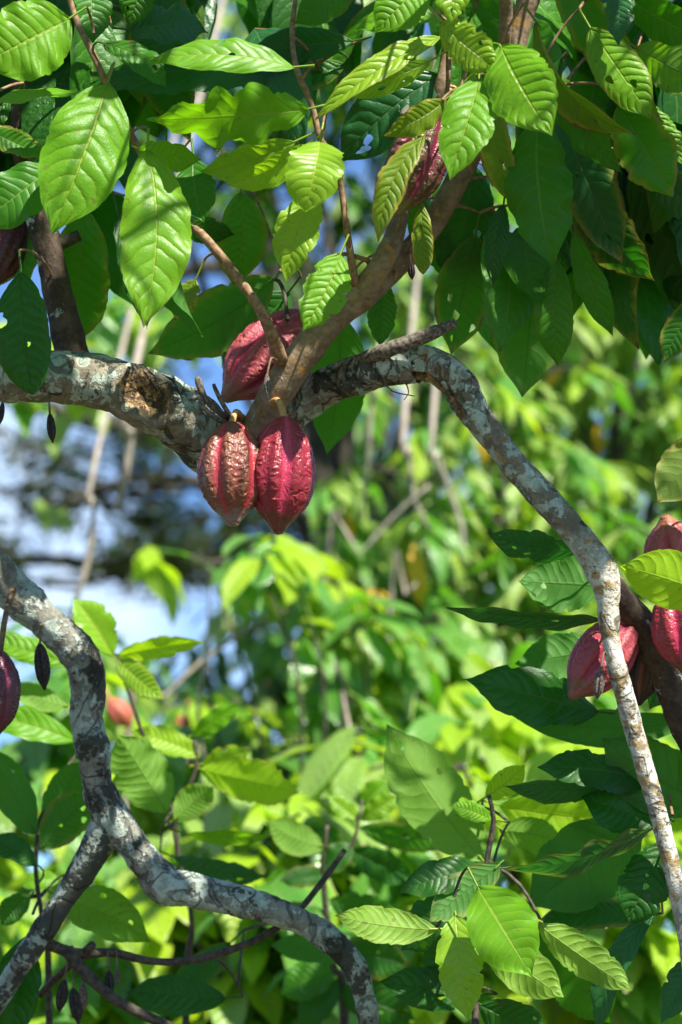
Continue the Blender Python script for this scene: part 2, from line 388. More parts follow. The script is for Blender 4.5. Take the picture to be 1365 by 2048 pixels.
# ------------------------------------------------------------------ leaves
PU = np.array([0, .03, .08, .16, .28, .42, .55, .67, .77, .85, .905, .95, .98, 1.0])
PW = np.array([.04, .22, .42, .66, .88, .99, 1.0, .92, .76, .53, .31, .14, .06, .0])
PWB = np.array([.04, .22, .42, .64, .86, .98, 1.0, .97, .89, .74, .58, .37, .2, .0])      # blunt
def leaf_surface(B, T, w, n, nu=20, nv=10, holes=0, fold=.25, bend=.08, sbend=0., droop=.0, wave=.05, curl=.15, rag=.0, blunt=False, seed=0, twist=0.):
    rs = np.random.RandomState(seed+11)
    a = (T-B); L = a.length; a = a.normalized()
    n = (n-a*n.dot(a)).normalized(); b = a.cross(n)
    a, n, b, B = (np.array(x) for x in (a, n, b, B))
    u = np.linspace(0, 1, nu+1); u = u + .04*np.sin(u*PI)**2*0
    s = np.linspace(-1, 1, nv+1); s = np.sign(s)*np.abs(s)**.85
    U, S = np.meshgrid(u, s, indexing='ij')
    base = np.interp(u, PU, PWB if blunt else PW)
    def rag_f(amp):
        x = np.zeros(nu+1)
        for f in (7, 13, 23, 37): x += np.sin(u*f*PI+rs.rand()*6.28)*amp/(f**.35)*1.6
        x = np.where(x < 0, x*1.6, x*.35)
        return x*np.sin(np.clip(u, 0, 1)*PI)**.3
    left = base*(1+rag_f(.022+rag)+.03*np.sin(u*5+rs.rand()*6)); right = base*(1+rag_f(.022+rag)+.03*np.sin(u*5+rs.rand()*6))
    h = np.where(S < 0, left[:, None], right[:, None])*w/2
    par = 4*U*(1-U)
    tw = twist*(U-.3)
    off_b = h*S*np.cos(fold)
    off_n = h*np.abs(S)*np.sin(fold) - curl*h*S*S
    k1, k2 = rs.uniform(2.2, 4.2, 2); p1, p2 = rs.rand(2)*6.28
    wv = np.where(S < 0, np.sin(2*PI*k1*U+p1), np.sin(2*PI*k2*U+p2))*wave*w*np.abs(S)**1.8*np.sin(PI*np.clip(U*1.05, 0, 1))**.5
    wv = wv + w*.035*np.sin(U*9+S*2.2+p1)*np.abs(S)
    off_n = off_n+wv
    ct, st = np.cos(tw), np.sin(tw)
    ob = off_b*ct-off_n*st; on = off_b*st+off_n*ct
    mb = sbend*L*par; mn = bend*L*par - droop*L*U**3
    X = B+a*(L*U)[..., None]+b*(mb+ob)[..., None]+n*(mn+on)[..., None]
    uv = np.stack([U, S*.5+.5], -1).reshape(-1, 2)
    idx = np.arange((nu+1)*(nv+1)).reshape(nu+1, nv+1)
    F = np.stack([idx[:-1, :-1], idx[:-1, 1:], idx[1:, 1:], idx[1:, :-1]], -1).reshape(-1, 4)
    if holes:
        fc = uv[F].mean(1); keep = np.ones(len(F), dtype=bool); newp = {}
        for k in range(holes):
            hu, hv, hr = rs.uniform(.3, .9), rs.uniform(.08, .92), rs.uniform(.018, .05)
            keep &= ((fc[:, 0]-hu)/hr)**2+((fc[:, 1]-hv)/(hr*1.5))**2 > 1
            used = np.unique(F[keep]); gone = np.unique(F[((fc[:, 0]-hu)/hr)**2+((fc[:, 1]-hv)/(hr*1.5))**2 <= 1])
            for vi in np.intersect1d(used, gone):        # draw the rim to a rounded outline
                du, dv = uv[vi, 0]-hu, (uv[vi, 1]-hv)/1.5
                r = math.hypot(du, dv)
                if r < 1e-5: continue
                k2 = hr*(1+.18*math.sin(3*math.atan2(dv, du)+k))/r
                nu_, nv_ = min(.99, max(.01, hu+du*k2)), min(.99, max(.01, hv+dv*k2*1.5))
                fi = nu_*nu; fj = np.interp(nv_*2-1, s, np.arange(nv+1))
                i0, j0 = min(int(fi), nu-1), min(int(fj), nv-1); a_, b_ = fi-i0, fj-j0
                newp[vi] = X[i0, j0]*(1-a_)*(1-b_)+X[i0+1, j0]*a_*(1-b_)+X[i0, j0+1]*(1-a_)*b_+X[i0+1, j0+1]*a_*b_
        F = F[keep]
        X = X.reshape(-1, 3).copy()
        for vi, q in newp.items(): X[vi] = q
    return X.reshape(-1, 3), F, uv
def stem_strip(path, r, ring=6):
    """petiole or twig as arrays (quads) along a list of Vectors"""
    n = len(path); V = []
    t0 = (path[1]-path[0]).normalized(); nx = t0.orthogonal().normalized()
    for i in range(n):
        t = (path[min(i+1, n-1)]-path[max(0, i-1)]).normalized()
        nx = (nx-t*nx.dot(t)).normalized(); b = t.cross(nx)
        rr = r[0]*(1-i/(n-1))+r[1]*i/(n-1)
        for k in range(ring):
            an = 2*PI*k/ring; V.append(tuple(path[i]+nx*(rr*math.cos(an))+b*(rr*math.sin(an))))
    F = [(i*ring+k, i*ring+(k+1) % ring, (i+1)*ring+(k+1) % ring, (i+1)*ring+k) for i in range(n-1) for k in range(ring)]
    return np.array(V), np.array(F, dtype=np.int32)
def quad_bez(a, c, b, n):
    return [a*((1-t)**2)+c*(2*t*(1-t))+b*(t*t) for t in [i/n for i in range(n+1)]]

class Skeleton:
    """branch points of a plant; leaves and twigs look for the nearest one"""
    def __init__(s): s.p = []; s.kd = None
    def add(s, pts): s.p += [Vector(q) for q in pts]; s.kd = None
    def near(s, q):
        if s.kd is None:
            s.kd = KDTree(len(s.p))
            for i, x in enumerate(s.p): s.kd.insert(x, i)
            s.kd.balance()
        co, i, d = s.kd.find(q); return co, d

leaf_count = 0
LIT_PTS = []            # where the photo shows leaves in full sun
def hero_leaves(parent, skel, specs, d0, twig_mat, rng):
    """specs: (base x, base y, tip x, tip y, width, roll deg, depth offset, tip depth offset, material, options)"""
    global leaf_count
    todo = []
    for sp in specs:
        bx, by, tx, ty, w, roll, do, dt, mat = sp[:9]; op = dict(sp[9]) if len(sp) > 9 else {}
        B = at(bx, by, d0+do); T = at(tx, ty, d0+do+dt)
        todo.append([skel.near(B)[1], B, T, w*pxs(d0+do), roll, mat, op])
    todo.sort(key=lambda t: t[0])
    for _, B, T, w, roll, mat, op in todo:
        under = op.pop('under', False)
        v = (CAM-(B+T)*.5).normalized(); a = (T-B).normalized()
        n = (v-a*v.dot(a)).normalized()
        n = Matrix.Rotation(math.radians(roll), 3, a) @ n
        if under: n = -n
        w2 = w/max(.4, abs(math.cos(math.radians(roll))))
        leaf_count += 1
        kw = dict(fold=rng.uniform(.12, .3), bend=rng.uniform(.03, .10), sbend=rng.uniform(-.04, .04), droop=rng.uniform(0, .06), wave=rng.uniform(.02, .06), curl=rng.uniform(.05, .2), seed=leaf_count*7)
        kw.update(nu=34, nv=18)
        if rng.random() < .28: kw['holes'] = rng.randint(1, 4)
        if rng.random() < .35: kw['rag'] = rng.uniform(.02, .05)
        kw.update(op)
        X, F, uv = leaf_surface(B, T, w2, n, **kw)
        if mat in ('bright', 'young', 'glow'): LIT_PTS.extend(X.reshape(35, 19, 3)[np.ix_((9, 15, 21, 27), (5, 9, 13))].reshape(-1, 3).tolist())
        # petiole and, where the blade is away from any branch, a twig
        q, dist = skel.near(B)
        L = (T-B).length
        back = (B-a*min(.03, dist*.6+.004)+Vector((0, 0, .006)))
        if dist > .055:
            cpt = (q+back)*.5+Vector((0, .02, .25*dist))
            path = quad_bez(q, cpt, back, 8)
            tv, tf = stem_strip(path, (.0027, .0019))
            tw = link('twig', mesh_np('twig', tv-np.array(q), tf, twig_mat), parent, Matrix.Translation(q))
            skel.add(path[2:]); q = back
        path = quad_bez(q if dist <= .055 else back, back, B+a*.012, 4)
        pv, pf = stem_strip(path, (.0022, .0016), 5)
        V = np.concatenate([X, pv]); FF = np.concatenate([F, pf+len(X)])
        UV = np.concatenate([uv, np.tile([[.02, .5]], (len(pv), 1))])
        me = mesh_np('leaf', V-np.array(B), FF, M[mat], UV)
        link('leaf', me, parent, Matrix.Translation(B))
        skel.add([back])

# shared blades: unit length along +Y, upper face +Z
def blade_set(mats, ratio, n, nu, nv, seed, blunt=False, **kw):
    rs = random.Random(seed); out = []
    for i in range(n):
        args = dict(fold=rs.uniform(.1, .45), bend=rs.uniform(.03, .12), sbend=rs.uniform(-.06, .06), droop=rs.uniform(0, .22),
                    wave=rs.uniform(.02, .09), curl=rs.uniform(.05, .25), twist=rs.uniform(-.3, .3), seed=seed*100+i)
        args.update(kw)
        X, F, uv = leaf_surface(Vector((0, 0, 0)), Vector((0, 1, 0)), ratio*rs.uniform(.88, 1.12), Vector((0, 0, 1)), nu=nu, nv=nv, **args)
        out.append((X, F, uv))
    return out
class Blades:
    def __init__(s, name, geo): s.geo = geo; s.name = name; s.cache = {}
    def mesh(s, i, mat):
        k = (i, mat)
        if k not in s.cache:
            X, F, uv = s.geo[i]; s.cache[k] = mesh_np('leaf', X, F, M[mat], uv)
        return s.cache[k]
CACAO = Blades('cacao', blade_set(None, .40, 10, 10, 6, 3))
MID = Blades('mid', blade_set(None, .40, 8, 7, 4, 4))
LONG = Blades('long', blade_set(None, .27, 8, 6, 4, 5))
SMALL = Blades('small', blade_set(None, .42, 5, 3, 2, 6))
def leaf_matrix(P, axis, up, length, width=1.0):
    a = axis.normalized(); n = (up-a*up.dot(a))
    n = n.normalized() if n.length > 1e-4 else a.orthogonal().normalized()
    x = a.cross(n)
    m = Matrix((x*length*width, a*length, n*length)).transposed().to_4x4(); m.translation = P
    return m
def join_leaves(name, leaves, mats, blades, parent, org):
    """one mesh for the leaves past the limit"""
    Vs, Fs, Us, Mi = [], [], [], []; o = 0
    for (bi, mat, W) in leaves:
        X, F, uv = blades.geo[bi]
        A = np.array(W)
        Vs.append(X @ A[:3, :3].T + A[:3, 3] - np.array(org)); Fs.append(F+o); Us.append(uv); Mi.append(np.full(len(F), mats.index(mat), dtype=np.int32)); o += len(X)
    if not Vs: return None
    me = mesh_np(name, np.concatenate(Vs), np.concatenate(Fs), None, np.concatenate(Us))
    for m_ in mats: me.materials.append(M[m_])
    me.polygons.foreach_set('material_index', np.concatenate(Mi))
    ob = link(name, me, parent, Matrix.Translation(Vector(org))); ob['kind'] = 'stuff'
    return ob
def join_twigs(name, paths, mat, parent, org, r=(.004, .0022), ring=5):
    Vs, Fs = [], []; o = 0
    for p in paths:
        v, f = stem_strip(p, r, ring); Vs.append(v-np.array(org)); Fs.append(f+o); o += len(v)
    ob = link(name, mesh_np(name, np.concatenate(Vs), np.concatenate(Fs), mat), parent, Matrix.Translation(Vector(org)))
    ob['kind'] = 'stuff'; return ob

# coarse picture of which leaves the photo's viewpoint sees, nearest first
CELL = 12
cover = np.zeros((2048//CELL+2, 1365//CELL+2), dtype=bool)
def see(P, axis_len_vec, wid):
    """cells of the view a leaf newly covers"""
    got = 0
    for t in (.1, .3, .5, .7, .9):
        x, y, d = px_of(P+axis_len_vec*t)
        if d < .5: return 0
        rad = int(max(0, wid*.35/pxs(d)/CELL))
        cx, cy = int(x//CELL), int(y//CELL)
        for iy in range(cy-rad, cy+rad+1):
            for ix in range(cx-rad, cx+rad+1):
                if 0 <= ix < cover.shape[1] and 0 <= iy < cover.shape[0] and not cover[iy, ix]:
                    cover[iy, ix] = True; got += 1
    return got

# ================================================================== ground
def ground():
    n = 60; rs = 300.0
    V, F = [], []
    for i in range(n+1):
        for j in range(n+1):
            x = -rs+2*rs*(i/n); y = -rs+2*rs*(j/n)
            V.append((x, y, .25*noise.noise(Vector((x*.05, y*.05, 0)))-.1))
    for i in range(n):
        for j in range(n):
            a = i*(n+1)+j; F.append((a, a+n+1, a+n+2, a+1))
    o = link('ground', mesh_np('ground', V, F, M['soil'])); o['kind'] = 'structure'
ground()

# ================================================================== front cacao tree
D0 = 4.05
def line(L, d0=D0):
    """L: (px, py, radius px, depth offset)"""
    return [(at(x, y, d0+o), r*pxs(d0+o)) for x, y, r, o in L]
treeA_foot = at(-560, 1000, D0+.2); treeA_foot.z = 0
treeA = empty('cacao_tree', treeA_foot, 'big cacao tree with arching lichen-covered limb and broad glossy leaves over the top', 'tree')
skA = Skeleton()
EX = dict(ring=30, step=.007)
knot_c = at(292, 792, D0-.045)
knot_ax = (at(340, 835, D0-.045)-at(235, 765, D0-.045)).normalized()
toC = (CAM-knot_c).normalized()
gro_c = at(868, 775, D0-.012); gro_ax = (at(940, 850, D0)-at(800, 738, D0)).normalized()
gro_o = ((CAM-gro_c).normalized()*.6 + (at(830, 840, D0)-at(900, 760, D0)).normalized()*1.0).normalized()
trunk_pts = [(treeA_foot+Vector((0, 0, -.1)), .11), (treeA_foot+Vector((.03, 0, .5)), .095), (treeA_foot+Vector((.01, .03, 1.1)), .085)] 
top_t = at(-520, 1000, D0+.15)
trunk_pts += [(top_t, .075), (at(-430, 800, D0+.1), .066), (at(-300, 715, D0+.03), .056)]
_, c = tube_obj('trunk', trunk_pts, M['bark_lichen'], treeA, ring=24, step=.03, lump=.12, fine=.03); skA.add(c)
limbL = line([(-305, 716, 70, .03), (-150, 712, 62, 0), (0, 746, 55, 0), (120, 752, 52, 0), (220, 768, 55, 0), (310, 806, 63, 0), (375, 845, 62, .02), (430, 905, 52, .05), (480, 925, 46, .08), (540, 880, 42, .08), (590, 818, 39, .06), (660, 770, 38, .03), (740, 742, 37, 0), (820, 728, 37, 0)])
_, c = tube_obj('limb', limbL, M['bark_lichen'], treeA, lump=.14, fine=.05, feats=[(knot_c, knot_ax, toC, 64*pxs(D0), 36*pxs(D0), .018, .014)], seed=1, **EX); skA.add(c)
limbC = line([(805, 730, 35, 0), (860, 726, 37, 0), (915, 764, 35, 0), (955, 832, 31, 0), (1010, 905, 28, 0), (1070, 975, 28, 0), (1130, 1040, 28, -.01), (1172, 1092, 30, -.015), (1203, 1142, 32, -.02), (1214, 1185, 27, -.022), (1217, 1230, 21, -.025), (1228, 1310, 19, -.03), (1250, 1390, 19, -.03), (1280, 1500, 19, -.03), (1312, 1610, 18, -.03), (1338, 1710, 17, -.03), (1358, 1800, 16, -.03), (1375, 1900, 14, -.03), (1390, 2060, 11, -.03)])
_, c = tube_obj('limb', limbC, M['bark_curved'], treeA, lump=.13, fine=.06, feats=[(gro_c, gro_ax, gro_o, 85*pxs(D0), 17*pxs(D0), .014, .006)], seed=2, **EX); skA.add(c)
limbD = line([(1198, 1132, 16, .01), (1228, 1178, 27, .025), (1248, 1212, 29, .045), (1285, 1255, 32, .07), (1325, 1335, 34, .08), (1375, 1440, 38, .08), (1460, 1600, 44, .1), (1560, 1850, 50, .15)])
f2 = at(1640, 2100, D0+.2); f2.z = -.1
limbD.append((Vector((f2.x-.02, f2.y, 1.0)), .06)); limbD.append((f2, .075))
_, c = tube_obj('limb', limbD, M['bark_dark'], treeA, ring=22, step=.014, lump=.12, fine=.05, seed=3); skA.add(c)
brU = line([(488, 905, 30, .02), (520, 840, 30, 0), (562, 770, 32, -.02), (608, 705, 33, -.03), (662, 642, 31, -.03), (725, 585, 33, -.02), (790, 530, 27, .02), (850, 470, 25, .03), (905, 380, 24, .03), (960, 270, 23, .04), (1010, 150, 23, .06), (1045, 40, 22, .06), (1090, -120, 22, .05), (1150, -330, 20, .0), (1180, -560, 16, -.1)])
_, c = tube_obj('branch', brU, M['bark_brown'], treeA, lump=.10, fine=.05, seed=5, ring=24, step=.007); skA.add(c)
brU2 = line([(725, 585, 26, -.03), (765, 525, 22, -.05), (788, 475, 20, -.03), (806, 410, 18, .04), (845, 300, 16, .08), (880, 180, 13, .05), (895, 80, 11, .05), (880, -60, 10, .0), (840, -260, 9, -.1)])
_, c = tube_obj('branch', brU2, M['bark_brown'], treeA, ring=20, step=.008, lump=.1, fine=.05, seed=6); skA.add(c)
brV = line([(150, 735, 36, .05), (140, 690, 32, .05), (120, 600, 31, .05), (98, 500, 29, .06), (70, 400, 28, .08), (50, 280, 25, .1), (45, 120, 22, .1), (60, -80, 20, .05), (110, -320, 18, -.05), (200, -560, 14, -.2)])
_, c = tube_obj('branch', brV, M['bark_dark'], treeA, ring=20, step=.01, lump=.1, fine=.05, seed=7); skA.add(c)
brW = line([(1008, 150, 14, .08), (1010, 80, 13, .03), (1012, 0, 13, .0), (1000, -150, 12, -.1), (960, -350, 10, -.25)])
_, c = tube_obj('branch', brW, M['bark_brown'], treeA, ring=14, step=.012, lump=.08, fine=.04, seed=8); skA.add(c)
brR = line([(1150, -330, 16, .0), (1330, -260, 14, .05), (1500, -40, 12, .1), (1560, 400, 10, .12), (1520, 850, 8, .08), (1500, 1210, 6, .0)])
_, c = tube_obj('branch', brR, M['bark_brown'], treeA, ring=12, step=.02, lump=.1, fine=.04, seed=10); skA.add(c)
dead = line([(700, 725, 10, .0), (770, 702, 16, -.045), (840, 676, 14, -.06), (912, 645, 11, -.07)])
_, c = tube_obj('dead_branch', dead, M['dead'], treeA, ring=14, step=.008, lump=.15, fine=.08, seed=9)
def twig_line(L, mat='twig', par=None, sk=None, ring=10, d0=D0, name='twig'):
    _, c = tube_obj(name, line(L, d0), M[mat], par or treeA, ring=ring, step=.012, lump=.14, fine=.06, seed=random.Random(L[0][0]).randint(0, 99))
    if sk is not None: sk.add(c)
twig_line([(562, 722, 16, -.05), (545, 672, 13, -.09), (515, 610, 11, -.1), (455, 530, 10, -.1), (405, 470, 9, -.1), (358, 425, 9, -.08), (310, 355, 8, -.06), (272, 288, 7.5, -.07), (240, 222, 7, -.1), (214, 168, 7, -.13), (185, 105, 7, -.12), (155, 45, 6.5, -.1), (130, -30, 6, -.1), (70, -180, 5, -.15)], sk=skA)
twig_line([(712, 580, 11, -.03), (706, 540, 8.5, -.06), (696, 470, 7.5, -.07), (684, 385, 6.5, -.07), (672, 320, 6, -.08), (642, 280, 6.5, -.1), (628, 225, 6.5, -.1), (612, 180, 6, -.1), (594, 140, 6, -.1), (585, 60, 5, -.05), (600, -60, 4, -.05)], sk=skA)
twig_line([(738, 522, 6, -.05), (715, 514, 5, -.06), (690, 508, 4.5, -.05), (672, 510, 3.5, -.04)], sk=skA)
twig_line([(160, 470, 12, .06), (120, 490, 11, .06), (90, 520, 10, .06)], 'twig_dark')
twig_line([(892, 60, 5, .05), (898, 120, 4.5, .0), (896, 170, 4.5, -.03), (893, 205, 4, -.04)], 'twig', sk=skA)
twig_line([(575, 640, 5, .0), (570, 590, 4, .03), (558, 562, 4, .04), (545, 560, 3, .04)], 'twig_dark', sk=skA)
twig_line([(480, 850, 8, -.01), (440, 825, 7, -.06), (412, 800, 6, -.08), (398, 765, 8, -.08), (395, 752, 4, -.08)], 'dead', name='dead_twig')
twig_line([(470, 845, 6, -.03), (450, 815, 5, -.08), (432, 780, 4, -.09), (428, 768, 3, -.09)], 'dead', name='dead_twig')
twig_line([(462, 850, 6, -.04), (430, 835, 6, -.09), (405, 812, 5, -.1), (400, 796, 5, -.1), (380, 800, 4, -.09)], 'dead', name='dead_twig')
twig_line([(455, 842, 5, -.02), (428, 805, 5, -.06), (405, 790, 4, -.07), (392, 782, 3, -.07)], 'dead', name='dead_twig')
# flower cushions: wiry threads on the limb
twig_line([(760, 755, 2.0, -.02), (785, 782, 1.5, -.03), (830, 792, 1, -.03)], 'twig_dark', ring=5)
twig_line([(812, 765, 1.6, -.02), (818, 785, 1.2, -.03), (808, 800, .8, -.03)], 'twig_dark', ring=5)

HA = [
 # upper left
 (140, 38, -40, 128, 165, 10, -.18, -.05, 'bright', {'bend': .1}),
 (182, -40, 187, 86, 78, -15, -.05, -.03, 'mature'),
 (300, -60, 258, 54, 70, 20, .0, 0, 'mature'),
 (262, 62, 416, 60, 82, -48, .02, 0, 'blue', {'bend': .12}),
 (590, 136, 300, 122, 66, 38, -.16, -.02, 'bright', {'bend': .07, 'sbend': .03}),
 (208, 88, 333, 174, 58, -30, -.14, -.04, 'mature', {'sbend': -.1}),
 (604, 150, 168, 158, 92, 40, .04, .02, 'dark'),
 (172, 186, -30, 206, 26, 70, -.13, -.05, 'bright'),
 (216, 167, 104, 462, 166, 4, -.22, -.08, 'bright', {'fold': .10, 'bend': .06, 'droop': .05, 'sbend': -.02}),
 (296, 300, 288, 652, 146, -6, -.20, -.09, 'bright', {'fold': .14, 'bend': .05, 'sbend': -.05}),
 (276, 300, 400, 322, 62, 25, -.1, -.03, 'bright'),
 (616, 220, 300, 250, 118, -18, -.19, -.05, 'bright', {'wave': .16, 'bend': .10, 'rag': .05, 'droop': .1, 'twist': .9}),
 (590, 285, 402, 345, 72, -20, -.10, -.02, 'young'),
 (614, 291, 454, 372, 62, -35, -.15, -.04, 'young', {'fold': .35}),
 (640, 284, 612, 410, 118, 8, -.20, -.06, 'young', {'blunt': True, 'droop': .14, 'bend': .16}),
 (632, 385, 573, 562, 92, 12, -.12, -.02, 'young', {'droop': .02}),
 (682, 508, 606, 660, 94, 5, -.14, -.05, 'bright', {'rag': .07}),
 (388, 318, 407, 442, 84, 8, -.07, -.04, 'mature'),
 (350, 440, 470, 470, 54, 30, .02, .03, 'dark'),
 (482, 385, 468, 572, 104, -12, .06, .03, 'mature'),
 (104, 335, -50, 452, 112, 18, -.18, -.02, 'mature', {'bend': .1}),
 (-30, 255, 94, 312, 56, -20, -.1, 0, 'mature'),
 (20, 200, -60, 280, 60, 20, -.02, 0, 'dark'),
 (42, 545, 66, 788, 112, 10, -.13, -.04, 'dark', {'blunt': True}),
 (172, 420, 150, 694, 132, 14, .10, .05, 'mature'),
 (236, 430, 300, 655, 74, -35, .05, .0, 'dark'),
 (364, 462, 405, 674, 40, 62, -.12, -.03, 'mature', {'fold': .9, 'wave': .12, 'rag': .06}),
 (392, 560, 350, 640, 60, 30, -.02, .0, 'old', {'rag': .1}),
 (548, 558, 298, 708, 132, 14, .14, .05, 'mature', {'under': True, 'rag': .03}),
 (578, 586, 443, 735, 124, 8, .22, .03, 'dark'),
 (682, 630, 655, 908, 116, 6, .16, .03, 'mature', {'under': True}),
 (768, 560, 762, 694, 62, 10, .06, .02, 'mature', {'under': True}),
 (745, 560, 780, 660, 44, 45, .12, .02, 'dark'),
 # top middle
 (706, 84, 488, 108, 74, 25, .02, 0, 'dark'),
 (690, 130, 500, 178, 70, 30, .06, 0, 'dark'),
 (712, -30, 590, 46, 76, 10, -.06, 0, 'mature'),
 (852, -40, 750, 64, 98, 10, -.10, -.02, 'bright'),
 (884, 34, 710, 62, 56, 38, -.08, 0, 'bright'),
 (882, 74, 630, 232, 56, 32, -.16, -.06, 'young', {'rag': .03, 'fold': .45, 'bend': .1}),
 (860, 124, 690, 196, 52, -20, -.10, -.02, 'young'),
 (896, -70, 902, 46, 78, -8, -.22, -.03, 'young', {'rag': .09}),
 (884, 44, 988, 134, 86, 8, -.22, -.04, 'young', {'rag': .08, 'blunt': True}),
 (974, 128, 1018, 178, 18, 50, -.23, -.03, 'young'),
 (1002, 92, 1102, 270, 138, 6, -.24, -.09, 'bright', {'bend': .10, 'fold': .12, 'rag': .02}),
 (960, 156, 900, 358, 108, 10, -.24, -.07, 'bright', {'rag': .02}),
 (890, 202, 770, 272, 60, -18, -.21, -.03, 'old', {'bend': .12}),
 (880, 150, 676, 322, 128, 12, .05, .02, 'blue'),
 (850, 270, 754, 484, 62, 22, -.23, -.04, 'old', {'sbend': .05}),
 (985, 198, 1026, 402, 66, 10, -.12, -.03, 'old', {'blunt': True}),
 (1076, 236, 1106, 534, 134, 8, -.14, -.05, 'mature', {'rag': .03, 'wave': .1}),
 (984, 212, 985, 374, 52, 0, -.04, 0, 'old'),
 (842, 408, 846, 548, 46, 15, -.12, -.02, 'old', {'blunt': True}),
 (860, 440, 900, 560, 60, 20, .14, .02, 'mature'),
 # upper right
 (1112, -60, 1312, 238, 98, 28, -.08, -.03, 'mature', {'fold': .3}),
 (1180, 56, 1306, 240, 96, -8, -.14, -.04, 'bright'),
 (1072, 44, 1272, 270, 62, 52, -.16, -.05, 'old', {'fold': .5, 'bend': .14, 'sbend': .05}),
 (1100, 160, 1243, 348, 74, 30, -.14, -.04, 'mature', {'fold': .4, 'wave': .1}),
 (1245, -40, 1236, 88, 60, 10, -.18, -.04, 'blue', {'rag': .07}),
 (1250, -10, 1410, 78, 84, 20, -.1, 0, 'mature'),
 (1270, 96, 1420, 175, 100, 10, .02, 0, 'bright', {'under': True}),
 (1238, 212, 1346, 394, 126, 8, -.12, -.04, 'mature'),
 (1290, 205, 1372, 330, 60, -20, -.08, 0, 'bright'),
 (1116, 226, 1242, 528, 112, 12, .0, -.02, 'blue'),
 (1150, 200, 1200, 330, 110, 0, .03, 0, 'dark'),
 (1146, 346, 1306, 562, 112, 16, .03, -.02, 'dark', {'rag': .03}),
 (1060, 462, 1046, 794, 164, 6, .05, .03, 'mature', {'under': True}),
 (1112, 520, 1116, 734, 84, 10, -.02, 0, 'mature'),
 (948, 330, 914, 590, 126, 6, .12, .03, 'dark'),
 (1144, 462, 1222, 674, 56, 35, -.06, 0, 'mature', {'twist': .8}),
 (952, 470, 904, 708, 118, 8, .10, .02, 'mature', {'under': True}),
 (1008, 408, 984, 570, 48, 30, -.08, 0, 'blue', {'rag': .03}),
 (1262, 346, 1396, 646, 124, 8, .10, .02, 'mature', {'under': True}),
 (1286, 286, 1410, 452, 92, 10, .02, 0, 'blue'),
 (1405, 590, 1326, 724, 64, 20, .02, 0, 'dark'),
 (1430, 872, 1316, 1006, 108, 10, -.02, 0, 'old', {'under': True}),
 # right middle, around the pods
 (1160, 1100, 972, 1066, 62, -40, .10, -.03, 'blue', {'bend': .09}),
 (1212, 1172, 1038, 1164, 118, 12, .12, .02, 'mature', {'under': True}),
 (1204, 1240, 893, 1221, 36, -60, .02, -.08, 'blue', {'fold': .2}),
 (1470, 1210, 1238, 1130, 116, -10, -.16, -.04, 'glow', {'under': True, 'bend': .08, 'holes': 0}),
 (1215, 1300, 1032, 1330, 100, 15, .2, .02, 'mature', {'under': True}),
 (1196, 1425, 934, 1354, 108, 22, .14, -.06, 'dark'),
 (1385, 1440, 1008, 1432, 76, 30, .16, -.02, 'mature', {'under': True}),
 (1300, 1562, 1080, 1528, 80, 40, .14, -.06, 'dark', {'rag': .03}),
 (1240, 1568, 1008, 1574, 52, -45, .14, -.05, 'blue', {'rag': .03}),
 (1420, 1612, 1204, 1478, 152, 8, .10, .02, 'mature', {'under': True}),
 (1326, 1642, 1160, 1590, 104, 25, .12, 0, 'dark', {'rag': .02}),
 (1280, 1638, 1058, 1814, 176, 10, .18, -.02, 'mature', {'under': True}),
 (1316, 1648, 1008, 1752, 44, -58, .06, -.10, 'blue', {'wave': .1}),
 (1332, 1684, 1258, 1844, 104, 15, .02, -.03, 'dark', {'rag': .05, 'blunt': True}),
 (1290, 1835, 1070, 1845, 70, 30, .2, .0, 'dark'),
 (1308, 1826, 1186, 2066, 58, 40, .04, -.02, 'blue'),
 (1410, 1890, 1318, 2046, 66, 30, .02, -.02, 'blue'),
 (1380, 1280, 1300, 1420, 80, 20, .24, .02, 'dark'),
]
rngA = random.Random(5)
hero_leaves(treeA, skA, HA, D0, M['twig'], rngA)
nA = len(HA)

# shaded leaves deeper in the crown
fillA = []
zones = [((-60, -60, 560, 300), 60, .12, .5), ((560, -60, 760, 260), 18, .15, .5), ((760, -60, 1420, 360), 120, .10, .5), ((880, 260, 1420, 560), 80, .10, .5), ((-60, 300, 210, 600), 9, .16, .5), ((480, -100, 1420, 100), 46, .2, .6), ((-60, -100, 480, 60), 16, .2, .6)]
rf = random.Random(21); pathsA = []
for (x0, y0, x1, y1), cnt, da, db in zones:
    for i in range(cnt):
        P = at(rf.uniform(x0, x1), rf.uniform(y0, y1)-70, D0+rf.uniform(da, db))
        ax = Vector((rf.gauss(0, .45), rf.uniform(-.6, .3), rf.uniform(-1.2, -.5)))
        up = Vector((rf.uniform(-.5, .5), rf.uniform(-1.4, -.2), .8))
        x, y, d = px_of(P+ax.normalized()*.26)
        if (430 < x < 560 and 350 < y < 640) or (x < 560 and y > 640) or (560 < x < 860 and y > 420) or (300 < x < 440 and y > 470) or y > 700: continue
        if 415 < x < 480 and 10 < y < 85: continue
        fillA.append((P, leaf_matrix(P, ax, up, rf.uniform(.21, .32)), rf.choice(['dark', 'mature', 'mature', 'dark', 'blue', 'dark'])))
